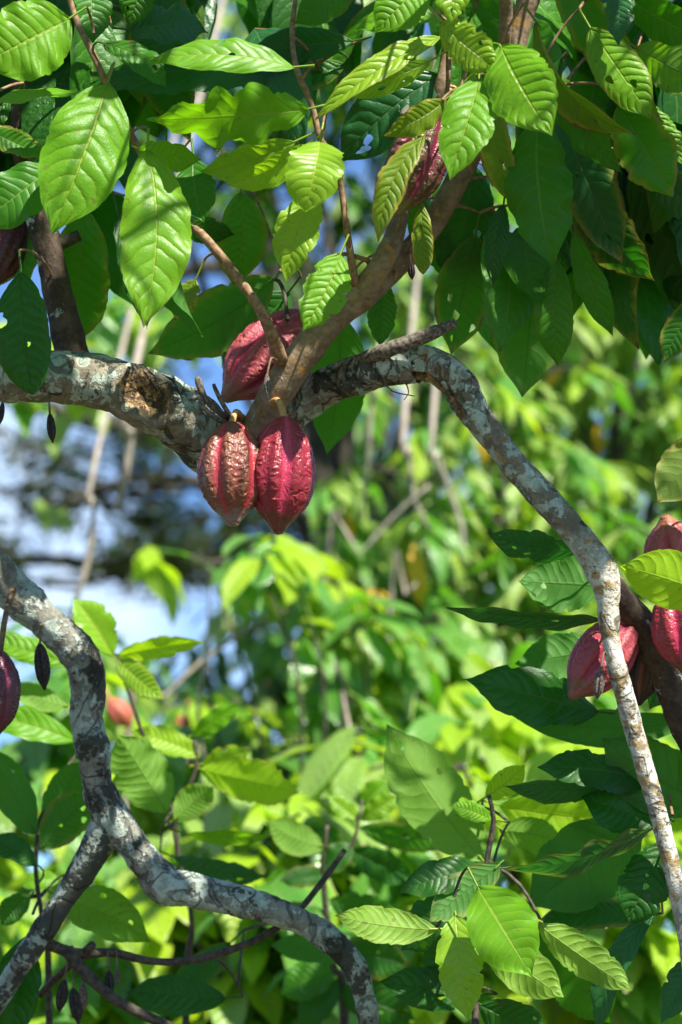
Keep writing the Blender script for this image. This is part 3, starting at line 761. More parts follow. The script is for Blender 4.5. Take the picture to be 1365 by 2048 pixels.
# ================================================================== pods
PT = np.array([0, .02, .06, .13, .25, .38, .5, .62, .74, .84, .90, .94, .965, .985, 1.0])
PR = np.array([.10, .28, .43, .62, .85, .97, 1.0, .95, .80, .55, .35, .245, .205, .16, .0])
def pod(name, label, base, tip, w, mat, attach_to=None, nt_=150, na=160, wart=.0011, seed=1, stalk='stalk', rot=0.0, group=None, cat='cacao pod', stalk_r=.005, ridge=1.0, hang=None):
    B, T = Vector(base), Vector(tip)
    root = empty(name, B, label, cat, group)
    ax = T-B; L = ax.length; z = ax.normalized()
    x = z.orthogonal().normalized(); x = Matrix.Rotation(rot, 3, z) @ x; y = z.cross(x)
    R = w/2; so = Vector((seed*7.3, seed*2.1, seed*.9))
    V, ri, al, wa = [], [], [], []
    ks = R/.048
    for i in range(nt_+1):
        t = i/nt_; tt = t
        r0 = float(np.interp(tt, PT, PR))
        r1 = float(np.interp(min(1, tt+.02), PT, PR)); rm = float(np.interp(max(0, tt-.02), PT, PR)); 
        r0 = (r0*2+r1+rm)/4 if .02 < tt < .98 else r0
        mask = min(1, r0*1.5)*min(1, (1-t)*9)*min(1, t*14)
        for k in range(na):
            a = 2*PI*k/na + .10*math.sin(t*PI*1.3)
            big = math.cos(5*a); sm = math.cos(10*a+PI)
            f = 1+ridge*mask*(.056*big+.056*sm-.03)
            rv = .5+.26*big+.26*sm
            p = z*(L*t)+(x*math.cos(a)+y*math.sin(a))*(R*r0*f)
            q = Vector((p.x, p.y, p.z))/ks*125+so
            nn = noise.noise(Vector((q.x, q.y, q.z)) + .8*noise.noise_vector(q*.6))
            wv = 1-abs(nn)*3.2
            n2 = noise.noise(p/ks*22+so)
            d = (x*math.cos(a)+y*math.sin(a))
            p = p+d*(mask*ks*(wart*wv*min(1, max(.12, (rv-.15)*1.9))+.0012*n2))
            V.append(p); ri.append(rv); al.append(t); wa.append(max(0, wv))
    F = []
    for i in range(nt_):
        for k in range(na):
            k2 = (k+1) % na
            F.append((i*na+k, i*na+k2, (i+1)*na+k2, (i+1)*na+k))
    me = mesh_np('husk', np.array([tuple(v) for v in V]), np.array(F), M[mat], None, {'ridge': ri, 'along': al, 'wart': wa})
    # z,x,y is right-handed so faces point out
    link('husk', me, root, Matrix.Translation(B))
    if attach_to is not None:
        A = Vector(attach_to)
        mid_ = (A+B)*.5-z*.006+Vector((0, -.004, .006))
        tube_obj('stalk', [(A+(A-B).normalized()*stalk_r*1.2, stalk_r*1.7), (A, stalk_r*1.35), (mid_, stalk_r*.95), (B+z*.004, stalk_r*1.1), (B+z*.012, stalk_r*1.5)], M[stalk], root, ring=12, step=.004, lump=.08, fine=.04)
    return root
s4 = pxs(4.0)
PG = 'ripe cacao pods'
pod('cacao_pod', 'brownish red warty pod, left one of the two hanging from the fork', at(463, 844, 3.97), at(467, 1054, 3.93), 134*s4, 'pod_brown', at(482, 836, 4.05), nt_=210, na=230, seed=1, rot=.3, group=PG, wart=.0012)
pod('cacao_pod', 'glossy crimson pod, right one of the two hanging from the fork', at(570, 833, 3.97), at(556, 1070, 3.94), 134*s4, 'pod_crimson', at(545, 806, 4.02), nt_=210, na=230, seed=2, rot=.9, group=PG, wart=.0009)
pod('cacao_pod', 'rose coloured pod lying behind the brown shoot above the fork', at(618, 628, 4.14), at(446, 802, 4.09), 140*s4, 'pod_rose', at(648, 640, 4.06), nt_=170, na=190, seed=3, rot=.2, group=PG, wart=.0011)
pod('cacao_pod', 'green and red pod half hidden by leaves near the top', at(876, 226, 3.96), at(790, 432, 3.92), 118*s4, 'pod_shade', at(905, 180, 4.1), seed=4, rot=.5, group=PG)
pod('cacao_pod', 'dull red pod cut by the left edge above the thick limb', at(42, 425, 4.2), at(-20, 580, 4.16), 92*s4, 'pod_purple', at(62, 395, 4.13), nt_=90, na=110, seed=5, group=PG, stalk='stalk_dark')
pod('cacao_pod', 'dull red pod above the bright leaf at the right edge', at(1372, 1200, 4.14), at(1330, 1030, 4.1), 128*s4, 'pod_red', at(1368, 1230, 4.15), nt_=120, na=150, seed=6, rot=.4, group=PG)
pod('cacao_pod', 'rose pod hanging behind the thin pale branch at the right', at(1268, 1235, 4.12), at(1140, 1398, 4.08), 118*s4, 'pod_rose', at(1285, 1230, 4.12), nt_=140, na=150, seed=7, rot=1.0, group=PG)
pod('cacao_pod', 'pink pod cut by the right edge under the bright leaf', at(1345, 1170, 4.05), at(1375, 1350, 4.02), 112*s4, 'pod_crimson', at(1310, 1180, 4.1), nt_=120, na=140, seed=8, rot=.1, group=PG)
pod('cacao_pod', 'dead dark brown pod between the thin pale branch and the dark limb', at(1300, 1265, 4.14), at(1278, 1412, 4.14), 74*s4, 'pod_dark', at(1310, 1250, 4.12), nt_=90, na=110, seed=9, rot=.1, group=PG, stalk='stalk_dark')
def young_pod(label, base, tip, w, mat, hang, seed, group='withered young cacao pods'):
    pod('withered_pod', label, base, tip, w, mat, hang, nt_=40, na=60, seed=seed, stalk='stalk_dark', group=group, cat='withered pod', stalk_r=.0016, wart=.003, ridge=2.3)
young_pod('small black withered pod hanging straight below the thick left limb', at(100, 826, 4.0), at(106, 887, 4.0), 17*s4, 'withered', at(99, 796, 4.03), 11)
young_pod('tiny black withered pod hanging at the left edge under the thick limb', at(6, 804, 4.0), at(0, 850, 4.0), 12*s4, 'withered', at(10, 785, 4.03), 12)
young_pod('thin dark withered pod hanging on the brown shoot above the two pods', at(534, 748, 3.92), at(537, 800, 3.91), 13*s4, 'withered_grey', at(552, 720, 3.95), 13)
young_pod('grey shrivelled pod hanging from the thin pale branch at the right', at(1202, 1338, 3.94), at(1194, 1400, 3.94), 21*s4, 'withered_grey', at(1212, 1308, 3.97), 14)
young_pod('short black withered pod under the brown stem in the upper right crown', at(822, 524, 4.03), at(825, 560, 4.03), 14*s4, 'withered', at(818, 505, 4.05), 15)

# ================================================================== lower-left cacao tree
D1 = 4.3
footB = at(-420, 2100, D1+.1); footB.z = 0
treeB = empty('cacao_tree', footB, 'pale grey cacao limb with black bands forking in the lower left', 'tree')
skB = Skeleton()
mB = line([(-260, 1010, 38, .05), (-120, 1060, 38, .02), (-30, 1120, 38, 0), (30, 1185, 36, 0), (80, 1232, 37, 0), (130, 1280, 36, 0), (168, 1325, 38, 0), (176, 1385, 31, 0), (174, 1440, 29, 0), (188, 1505, 33, 0), (196, 1570, 31, 0), (222, 1630, 36, 0), (262, 1685, 32, 0), (300, 1735, 31, 0), (335, 1772, 37, 0), (380, 1778, 33, 0), (430, 1790, 29, 0), (480, 1802, 30, 0), (540, 1820, 26, 0), (600, 1842, 25, 0), (660, 1880, 24, 0), (708, 1935, 25, 0), (730, 2000, 21, 0), (748, 2090, 20, 0), (790, 2250, 16, .05)], D1)
_, c = tube_obj('limb', mB, M['bark_grey'], treeB, ring=34, step=.006, lump=.17, fine=.09, seed=21); skB.add(c)
fB = line([(228, 1625, 33, 0), (195, 1690, 33, .01), (140, 1780, 28, .02), (90, 1855, 24, .02), (35, 1940, 22, .03), (-30, 2030, 24, .05), (-200, 2200, 36, .08)], D1) + [(footB+Vector((.12, 0, .55)), .05), (footB+Vector((0, 0, -.1)), .07)]
_, c = tube_obj('limb', fB, M['bark_grey'], treeB, ring=24, step=.01, lump=.16, fine=.07, seed=22); skB.add(c)
twig_line([(75, 1880, 12, .03), (150, 1906, 11, .04), (225, 1905, 9, .05), (300, 1922, 8, .05), (375, 1922, 7.5, .05), (440, 1906, 8, .05), (520, 1876, 8, .06), (590, 1828, 7, .08), (640, 1770, 6, .1), (690, 1700, 5, .12)], 'twig_dark', treeB, skB, 12, D1, 'branch')
twig_line([(135, 1900, 13, .04), (175, 1950, 12, .02), (230, 1998, 12, .0), (300, 2035, 11, .0), (380, 2070, 10, .0)], 'twig_dark', treeB, skB, 12, D1, 'branch')
twig_line([(178, 1398, 20, .0), (198, 1390, 15, -.005), (209, 1392, 6, -.01)], 'bark_dark', treeB, None, 12, D1, 'stub')
twig_line([(185, 1890, 9, .02), (130, 1940, 8, .1), (80, 1990, 7, .15)], 'twig_dark', treeB, skB, 10, D1, 'branch')
pod('cacao_pod', 'dark purple pod cut by the left edge beside the grey limb', at(0, 1300, 4.2), at(-12, 1480, 4.18), 92*pxs(4.2), 'pod_purple', at(25, 1185, 4.27), nt_=110, na=130, seed=31, rot=.4, group=PG, stalk='stalk_dark')
young_pod('shiny black withered pod hanging under the grey limb at the left', at(80, 1285, 4.22), at(90, 1382, 4.22), 30*pxs(4.2), 'withered', at(85, 1250, 4.27), 32)
for i, (bx, by, tx, ty, hx, hy, lab) in enumerate([
        (130, 1958, 118, 2026, 140, 1915, 'leftmost dark pod of the withered cluster below the bottom-left twig'),
        (146, 1975, 158, 2050, 150, 1920, 'longest middle pod of the withered cluster below the bottom-left twig'),
        (166, 1965, 168, 2025, 158, 1925, 'rightmost pod of the withered cluster below the bottom-left twig'),
        (218, 1940, 220, 1995, 214, 1905, 'withered pod hanging alone from the bottom twig, the larger of a pair'),
        (235, 1935, 236, 1972, 233, 1905, 'narrowest withered pod hanging from the bottom twig beside a larger one')]):
    young_pod(lab, at(bx, by, D1+.02), at(tx, ty, D1+.02), (22, 24, 17, 19, 10)[i]*pxs(D1), ('withered', 'withered', 'withered_grey', 'withered', 'withered_grey')[i], at(hx, hy, D1+.05), 40+i)
HB = [
 (70, 1668, -30, 1492, 84, 12, .25, -.03, 'mature', {'under': True}),
 (88, 1640, 172, 1518, 74, 10, .28, 0, 'mature', {'under': True}),
 (84, 1698, 192, 1586, 96, 8, .22, -.02, 'mature', {'under': True}),
 (74, 1730, -30, 1676, 54, 25, .22, 0, 'dark'),
 (60, 1790, 0, 1850, 54, 20, .25, 0, 'mature'),
 (122, 1800, 302, 1884, 100, -15, .15, -.05, 'bright', {'bend': .14}),
 (60, 1870, 22, 2090, 96, 12, .08, -.02, 'dark'),
 (150, 1482, -50, 1426, 66, 20, .4, 0, 'bright'),
 (140, 1330, -30, 1274, 56, 15, .5, 0, 'bright'),
 (140, 1415, 10, 1370, 50, 20, .5, 0, 'bright', {'under': True}),
 (350, 1640, 428, 1572, 70, 8, .5, 0, 'bright', {'under': True}),
 (334, 1625, 232, 1468, 118, 8, .35, -.02, 'bright', {'under': True}),
 (402, 1540, 602, 1584, 92, 15, .6, -.08, 'glow', {'under': True}),
 (402, 1512, 262, 1460, 56, 20, .6, 0, 'glow'),
 (405, 1530, 500, 1500, 60, 20, .7, 0, 'young'),
 (235, 1312, 408, 1284, 46, 15, .55, -.08, 'glow'),
 (235, 1320, 328, 1400, 58, 10, .55, -.08, 'young'),
 (226, 1312, 148, 1194, 84, 20, .5, 0, 'young', {'fold': .5}),
 (372, 1668, 545, 1678, 30, 45, .4, -.05, 'bright'),
 (350, 1716, 532, 1756, 54, 30, .5, -.05, 'blue'),
 (462, 1886, 338, 1978, 62, 15, .3, 0, 'dark', {'under': True}),
 (452, 1998, 252, 1984, 82, 15, .2, 0, 'dark'),
 (686, 1920, 540, 1888, 58, 20, .5, 0, 'mature'),
 (385, 1472, 482, 1406, 42, 15, .8, 0, 'bright'),
 (120, 1760, 40, 1770, 40, 20, .4, 0, 'bright'),
]
rngB = random.Random(15)
stemB = line([(96, 1930, 6, .3), (80, 1820, 5, .3), (72, 1740, 4.5, .28), (78, 1660, 4, .26), (84, 1630, 3, .26)], D1)
def sapling(foot_px, d, stems, leaves, label, group, seed, kinds=None):
    f = at(foot_px, 2048, d); f.z = 0
    root = empty('cacao_sapling', f, label, 'sapling', group)
    sk = Skeleton(); top = None
    for j, st in enumerate(stems):
        pts = line(st, d)
        if j == 0: pts = [(f+Vector((0, 0, -.05)), pts[0][1]*1.8), (f+Vector((.02, 0, .5)), pts[0][1]*1.5)] + pts
        _, c = tube_obj('stem', pts, M['twig_dark'], root, ring=9, step=.02, lump=.12, fine=.04, seed=seed+j); sk.add(c)
    hero_leaves(root, sk, leaves, d, M['twig_dark'], random.Random(seed))
    return root, sk
SG = 'young cacao plants below the trees'
sapling(110, D1+.28, [[(98, 2000, 7, 0), (86, 1850, 5.5, 0), (72, 1740, 4.5, 0), (78, 1655, 4, 0), (84, 1628, 3, 0)], [(86, 1790, 4, 0), (40, 1800, 3.5, 0), (-20, 1825, 3, 0)]],
        [(a, b, c_, d_, w, r, o-.28, t, m_, *rest) for (a, b, c_, d_, w, r, o, t, m_, *rest) in HB[:5]+HB[7:10]+HB[24:25]], 'young cacao plant with dark stem between the grey limb and the left edge', SG, 51)
sapling(350, 4.9, [[(372, 2040, 8, 0), (384, 1850, 6, 0), (360, 1720, 5.5, 0), (352, 1640, 5, 0), (392, 1540, 4, 0), (390, 1480, 3.5, 0)], [(352, 1640, 4, 0), (290, 1480, 4, 0), (236, 1316, 4, 0)]],
        [(a, b, c_, d_, w, r, o-.6, t, m_, *rest) for (a, b, c_, d_, w, r, o, t, m_, *rest) in HB[10:20]+HB[23:24]], 'young cacao plant with yellow-green lit leaves just right of the grey limb', SG, 52)
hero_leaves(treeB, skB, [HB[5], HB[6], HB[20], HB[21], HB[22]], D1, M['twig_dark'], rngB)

# bottom right sapling, pale sunlit leaves
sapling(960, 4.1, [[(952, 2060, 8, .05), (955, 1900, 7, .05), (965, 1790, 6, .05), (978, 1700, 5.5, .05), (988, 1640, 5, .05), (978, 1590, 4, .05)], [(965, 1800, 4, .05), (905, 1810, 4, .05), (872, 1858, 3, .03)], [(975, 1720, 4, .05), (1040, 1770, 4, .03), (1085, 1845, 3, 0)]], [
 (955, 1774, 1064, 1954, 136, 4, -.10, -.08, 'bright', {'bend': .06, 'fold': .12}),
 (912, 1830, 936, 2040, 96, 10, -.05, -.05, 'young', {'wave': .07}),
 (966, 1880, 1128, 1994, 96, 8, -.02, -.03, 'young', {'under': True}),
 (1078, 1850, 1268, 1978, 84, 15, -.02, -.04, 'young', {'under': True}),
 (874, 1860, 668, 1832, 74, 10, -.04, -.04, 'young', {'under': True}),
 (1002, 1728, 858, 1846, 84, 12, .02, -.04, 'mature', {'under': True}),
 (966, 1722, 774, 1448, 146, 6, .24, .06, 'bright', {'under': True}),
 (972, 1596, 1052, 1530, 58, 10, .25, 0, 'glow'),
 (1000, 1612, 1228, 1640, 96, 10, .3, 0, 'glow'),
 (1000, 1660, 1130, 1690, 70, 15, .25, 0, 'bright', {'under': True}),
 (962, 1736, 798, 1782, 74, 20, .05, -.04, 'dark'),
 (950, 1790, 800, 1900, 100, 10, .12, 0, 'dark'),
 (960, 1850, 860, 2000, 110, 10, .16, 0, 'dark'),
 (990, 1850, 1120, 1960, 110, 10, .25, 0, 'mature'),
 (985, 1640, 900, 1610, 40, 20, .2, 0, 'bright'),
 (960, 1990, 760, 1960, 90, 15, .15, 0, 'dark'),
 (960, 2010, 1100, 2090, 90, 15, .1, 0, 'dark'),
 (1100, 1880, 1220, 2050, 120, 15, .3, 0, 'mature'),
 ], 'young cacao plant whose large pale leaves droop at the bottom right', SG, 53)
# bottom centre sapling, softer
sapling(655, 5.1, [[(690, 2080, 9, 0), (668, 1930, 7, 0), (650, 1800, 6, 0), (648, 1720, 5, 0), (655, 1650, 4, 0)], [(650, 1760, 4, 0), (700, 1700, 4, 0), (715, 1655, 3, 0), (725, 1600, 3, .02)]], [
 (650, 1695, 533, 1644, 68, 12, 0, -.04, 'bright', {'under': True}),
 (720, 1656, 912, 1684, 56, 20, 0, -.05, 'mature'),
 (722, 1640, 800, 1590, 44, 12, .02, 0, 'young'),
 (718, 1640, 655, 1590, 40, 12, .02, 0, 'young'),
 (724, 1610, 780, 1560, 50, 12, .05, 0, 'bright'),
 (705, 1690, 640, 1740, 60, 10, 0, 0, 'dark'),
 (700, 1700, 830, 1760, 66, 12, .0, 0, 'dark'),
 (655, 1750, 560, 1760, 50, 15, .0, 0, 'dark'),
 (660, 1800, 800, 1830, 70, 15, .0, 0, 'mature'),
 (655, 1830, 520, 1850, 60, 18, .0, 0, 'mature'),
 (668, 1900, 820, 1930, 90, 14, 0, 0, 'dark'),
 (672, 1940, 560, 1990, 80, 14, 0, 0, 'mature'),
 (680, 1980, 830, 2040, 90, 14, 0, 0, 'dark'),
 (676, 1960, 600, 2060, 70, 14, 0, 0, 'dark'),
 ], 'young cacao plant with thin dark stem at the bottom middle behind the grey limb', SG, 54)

# unseen crown leaves added above the frame, placed to shade chosen spots
lit = [(440, 900), (470, 950), (500, 1000), (580, 870), (590, 950), (610, 1000), (480, 680), (530, 700), (600, 650), (160, 250), (200, 350), (140, 400), (290, 400), (310, 500), (290, 600),
       (50, 90), (100, 60), (430, 130), (520, 220), (430, 250), (620, 350), (600, 500), (640, 590), (1080, 200), (1060, 150), (915, 310), (740, 150), (680, 200), (930, 80), (310, 790), (480, 590), (580, 730), (760, 530),
       (1200, 1110), (1195, 1150), (1225, 1300), (1255, 1420), (1290, 1530), (1330, 1720), (1340, 1090), (1345, 1280), (1170, 1290), (1300, 1160), (1330, 1180), (1300, 1490), (1260, 160), (1100, 300)]
shade = [(60, 650), (60, 740), (140, 780), (220, 770), (250, 800), (110, 560), (700, 770), (760, 740), (850, 730), (900, 790), (950, 840), (1000, 900), (1060, 970), (1120, 1030), (1060, 600), (1050, 700), (1110, 640),
         (920, 480), (950, 600), (1200, 420), (1180, 330), (1150, 400), (1250, 480), (1320, 500), (1300, 300), (800, 300), (720, 250), (780, 380), (840, 430), (830, 480), (1020, 330), (1060, 420), (1000, 330), (1160, 120), (1200, 200), (400, 620), (450, 650), (560, 120), (350, 60), (300, 190), (690, 640),
         (1100, 1160), (1060, 1080), (1050, 1225), (1040, 1370), (1100, 1400), (1320, 1340), (680, 820), (620, 800), (390, 860), (1380, 420), (1300, 60), (1350, 650), (1000, 640), (900, 640), (180, 560), (220, 600), (20, 500), (408, 950), (414, 1000), (405, 920)]
shade += [(x+((y//45) % 2)*22, y) for x in range(1130, 1380, 45) for y in range(110, 640, 45) if not (1180 < x < 1310 and 120 < y < 220)]
shade += [(x, y) for x in range(860, 1130, 50) for y in range(380, 720, 50)]
shade += [(x, y) for x in range(0, 400, 45) for y in (705, 735, 770, 810) if not (285 < x < 330 and y > 760)]
shade_low = [(40, 1180), (90, 1240), (150, 1310), (175, 1400), (180, 1480), (200, 1570), (230, 1650), (280, 1710), (340, 1770), (420, 1785), (500, 1805), (580, 1835), (650, 1880), (710, 1940), (160, 1740), (110, 1820)]
litP = [at(x, y, D0-.08) for x, y in lit]; shP = [at(x, y, D0) for x, y in shade]+[at(x, y, D1) for x, y in shade_low]
LQ = np.array([tuple(q) for q in litP]+[tuple(q) for q in LIT_PTS]); SN = np.array(TO_SUN)
def clear(W, grow=1.3):
    """False when the leaf would take the sun from one of the places the sun reaches"""
    I = np.array(W.inverted()); o = LQ @ I[:3, :3].T+I[:3, 3]; dd = I[:3, :3] @ SN
    if abs(dd[2]) < 1e-6: return True
    t = -o[:, 2]/dd[2]; h = o+dd*t[:, None]
    return not np.any((t > .03) & (h[:, 1] > -.08) & (h[:, 1] < 1.08) & (np.abs(h[:, 0]) < .21*grow))
def off_frame(P, r=.16):
    x, y, d = px_of(P); m = r/pxs(max(d, .3))
    return y+m < -15 or x+m < -15 or x-m > 1380
shade_canopy = []; rc = random.Random(8); ok_sh = 0
tries = 0
while len(shade_canopy) < 520 and tries < 16000:
    tries += 1
    P = Vector((rc.uniform(-1.2, 1.7), rc.uniform(1.9, 4.8), rc.uniform(2.9, 4.4)))
    if not off_frame(P): continue
    ax = Vector((rc.uniform(-1, 1), rc.uniform(-1, 1), rc.uniform(-.9, .1))); up = Vector((rc.uniform(-.5, .5), rc.uniform(-.6, .4), 1))
    Lf = rc.uniform(.2, .3); a = ax.normalized()
    W = leaf_matrix(P-a*Lf*.5, ax, up, Lf)
    if clear(W): shade_canopy.append((P-a*Lf*.5, W, rc.choice(['mature', 'dark', 'bright'])))
for q in shP:
    for k in range(240):
        P = q+TO_SUN*rc.uniform(.35, 2.9)+Vector((rc.uniform(-.03, .03), rc.uniform(-.03, .03), 0))
        if off_frame(P):
            t = TO_SUN.orthogonal().normalized(); t = Matrix.Rotation(rc.uniform(0, 6.28), 3, TO_SUN) @ t
            ax = (t+Vector((0, 0, -.25))).normalized(); Lf = rc.uniform(.22, .3)*(1 if k < 60 else .75 if k < 130 else .5)
            W = leaf_matrix(P-ax*Lf*.5, ax, TO_SUN, Lf, 1.1)
            if not clear(W, 1.1): continue
            shade_canopy.append((P-ax*Lf*.5, W, rc.choice(['mature', 'dark']))); ok_sh += 1
            break
def attach(paths, leaves, sk, bow=.2):
    left = sorted(leaves, key=lambda l: sk.near(l[0])[1])
    for l in left:
        q, d = sk.near(l[0])
        if d > .012:
            p = quad_bez(q, (q+l[0])*.5+Vector((0, .01, bow*d)), l[0], 6 if d > .08 else 3)
            paths.append(p); sk.add(p[2:])
limb_top = [(at(1180, -560, D0-.1), .016*1.3), (Vector((.75, 3.3, 3.95)), .015), (Vector((.55, 2.8, 4.2)), .011), (Vector((.3, 2.4, 4.3)), .007)]
_, c = tube_obj('branch', limb_top, M['bark_brown'], treeA, ring=10, step=.03, lump=.1); skA.add(c)
limb_top2 = [(at(200, -560, D0-.2), .012), (Vector((-.2, 3.1, 3.9)), .011), (Vector((.0, 2.6, 4.2)), .008), (Vector((-.2, 2.3, 4.2)), .006)]
_, c = tube_obj('branch', limb_top2, M['bark_dark'], treeA, ring=10, step=.03, lump=.1); skA.add(c)
fillA = [l for l in fillA if clear(l[1], .8)]
print('shaded', ok_sh, 'of', len(shP), 'shade_canopy', len(shade_canopy), 'fill', len(fillA), 'lit points', len(LQ))
attach(pathsA, fillA, skA); attach(pathsA, shade_canopy, skA)
rl = random.Random(2)
for P, W, mat in fillA:
    link('leaf', CACAO.mesh(rl.randrange(10), mat), treeA, W)
join_leaves('crown_foliage', [(rl.randrange(10), m_, W) for P, W, m_ in shade_canopy], ['mature', 'dark', 'bright'], CACAO, treeA, treeA_foot)  # unseen leaves added out of frame for the shade they cast
join_twigs('twigs', pathsA, M['twig'], treeA, treeA_foot)

# ================================================================== trees behind, out of focus
def rnd_in(rg):
    while True:
        v = Vector((rg.uniform(-1, 1), rg.uniform(-1, 1), rg.uniform(-1, 1)))
        if v.length <= 1: return v
pending = []
def bg_tree(name, label, foot, trunk_r, crown, blades, leaf_len, mats, seed, cat='tree', group=None, per=8, fork=None, bark='bark_far', keep=None, droop=(-1.0, -.2), limit=300, spread=.7):
    """crown: list of (centre, radii, clusters)"""
    rg = random.Random(seed)
    F0 = Vector((foot[0], foot[1], 0))
    root = empty(name, F0, label, cat, group)
    sk = Skeleton()
    c0 = sum((Vector(c) for c, r, n in crown), Vector())/len(crown)
    fk = Vector(fork) if fork is not None else Vector((F0.x*.6+c0.x*.4, F0.y*.6+c0.y*.4, max(.5, min(c0.z-.3, c0.z*.6))))
    _, c = tube_obj('trunk', [(F0+Vector((0, 0, -.1)), trunk_r*1.3), (F0*.5+fk*.5+Vector((trunk_r*.6, 0, 0)), trunk_r), (fk, trunk_r*.85)], M[bark], root, ring=12, step=.1, lump=.12, seed=seed); sk.add(c[len(c)//2:])
    for (cc, rr, ncl) in crown:
        cc = Vector(cc)
        for j in range(max(2, min(5, ncl//12))):
            e = rnd_in(rg); e = cc+Vector((e.x*rr[0], e.y*rr[1], e.z*rr[2]))*.8
            m_ = (fk+e)*.5+Vector((rg.uniform(-.15, .15), rg.uniform(-.15, .15), .12))
            _, c = tube_obj('limb', [(fk, trunk_r*.45), (m_, trunk_r*.28), (e, trunk_r*.12)], M[bark], root, ring=8, step=.08, lump=.12, seed=seed+j); sk.add(c[2:])
    leaves = []; paths = []
    cl = []
    for (cc, rr, ncl) in crown:
        for j in range(ncl):
            e = rnd_in(rg); e = e*(.55+.45*e.length)
            P = Vector(cc)+Vector((e.x*rr[0], e.y*rr[1], e.z*rr[2]))
            if keep is not None and not keep(*px_of(P), rg): continue
            cl.append((P,))
    attach(paths, cl, sk, .15)
    for (P,) in cl:
        mat_c = rg.choice(mats)
        for k in range(rg.randint(per-2, per+2)):
            a = rg.gauss(math.atan2(TO_SUN.y, TO_SUN.x), 1.0) if rg.random() < .65 else rg.uniform(0, 2*PI)
            ax = Vector((math.cos(a)*spread, math.sin(a)*spread, rg.uniform(*droop)))
            up = Vector((rg.uniform(-.4, .4), rg.uniform(-.6, .3), 1))
            L = leaf_len*rg.uniform(.7, 1.2)
            off = Vector((rg.uniform(-1, 1), rg.uniform(-1, 1), rg.uniform(-1, 1)))*leaf_len*.18
            leaves.append((P+off, leaf_matrix(P+off, ax, up, L), mat_c if rg.random() < .7 else rg.choice(mats), rg.randrange(len(blades.geo)), ax.normalized()*L))
    if paths: join_twigs('twigs', paths, M['twig_dark'], root, F0, (.008, .004), 4)
    pending.append((root, F0, leaves, blades, mats, limit))
    return root
def A_(px, py, d): return tuple(at(px, py, d))
def g_(px, d): p = at(px, 1024, d); return (p.x, p.y)
def not_sky(x, y, d, rg):
    if -200 < x < 640 and 760 < y < 1270: return rg.random() < .10
    if 720 < x < 850 and 740 < y < 910: return False
    if -200 < x < 560 and 430 < y < 760: return rg.random() < .25
    if 560 < x < 900 and 520 < y < 740: return rg.random() < .6
    return True
TG = 'trees behind the front cacao tree'
GR, OL, LI, DK, YE = 'far_green', 'far_olive', 'far_lime', 'far_dark', 'far_yellow'
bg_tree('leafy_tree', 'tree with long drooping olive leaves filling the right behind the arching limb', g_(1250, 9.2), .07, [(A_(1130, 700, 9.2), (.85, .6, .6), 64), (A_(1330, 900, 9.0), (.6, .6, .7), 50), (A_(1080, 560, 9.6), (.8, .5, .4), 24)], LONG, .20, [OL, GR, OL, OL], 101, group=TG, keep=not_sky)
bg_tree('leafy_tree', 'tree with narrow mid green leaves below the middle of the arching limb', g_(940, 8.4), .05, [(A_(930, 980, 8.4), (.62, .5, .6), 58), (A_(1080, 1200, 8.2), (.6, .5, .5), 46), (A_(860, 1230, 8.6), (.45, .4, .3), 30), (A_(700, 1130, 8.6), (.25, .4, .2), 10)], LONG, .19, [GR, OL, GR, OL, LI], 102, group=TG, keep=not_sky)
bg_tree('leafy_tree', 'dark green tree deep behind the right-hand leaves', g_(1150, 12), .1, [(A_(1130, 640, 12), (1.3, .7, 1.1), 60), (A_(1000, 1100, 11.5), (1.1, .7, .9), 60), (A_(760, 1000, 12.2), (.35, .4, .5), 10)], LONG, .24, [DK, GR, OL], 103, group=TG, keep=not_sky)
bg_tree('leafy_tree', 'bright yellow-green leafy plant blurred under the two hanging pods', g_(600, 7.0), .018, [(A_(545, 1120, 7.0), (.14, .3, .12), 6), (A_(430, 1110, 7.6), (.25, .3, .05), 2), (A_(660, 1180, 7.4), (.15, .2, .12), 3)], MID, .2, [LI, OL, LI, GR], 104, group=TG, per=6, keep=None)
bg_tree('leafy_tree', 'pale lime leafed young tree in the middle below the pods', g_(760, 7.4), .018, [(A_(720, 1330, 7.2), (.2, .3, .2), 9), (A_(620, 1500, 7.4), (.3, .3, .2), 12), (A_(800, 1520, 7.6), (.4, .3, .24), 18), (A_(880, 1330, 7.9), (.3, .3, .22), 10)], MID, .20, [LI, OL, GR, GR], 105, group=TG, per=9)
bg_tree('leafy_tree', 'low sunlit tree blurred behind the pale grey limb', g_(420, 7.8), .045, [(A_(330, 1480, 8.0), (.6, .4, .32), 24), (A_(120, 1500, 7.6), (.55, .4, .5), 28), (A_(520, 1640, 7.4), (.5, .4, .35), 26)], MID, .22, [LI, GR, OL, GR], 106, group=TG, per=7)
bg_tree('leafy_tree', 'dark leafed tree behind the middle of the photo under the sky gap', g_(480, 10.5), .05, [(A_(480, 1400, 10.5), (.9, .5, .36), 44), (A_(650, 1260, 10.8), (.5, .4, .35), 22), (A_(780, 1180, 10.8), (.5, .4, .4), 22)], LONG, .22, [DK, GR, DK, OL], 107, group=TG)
bg_tree('leafy_tree', 'bushy tree with broad sunlit leaves behind the bottom right plant', g_(1120, 6.6), .045, [(A_(1080, 1520, 6.8), (.55, .4, .26), 26), (A_(1250, 1420, 7.0), (.4, .4, .35), 22), (A_(900, 1620, 6.4), (.4, .35, .25), 20), (A_(1180, 1800, 6.2), (.5, .4, .5), 34)], MID, .23, [LI, OL, GR, LI], 108, group=TG, per=7)
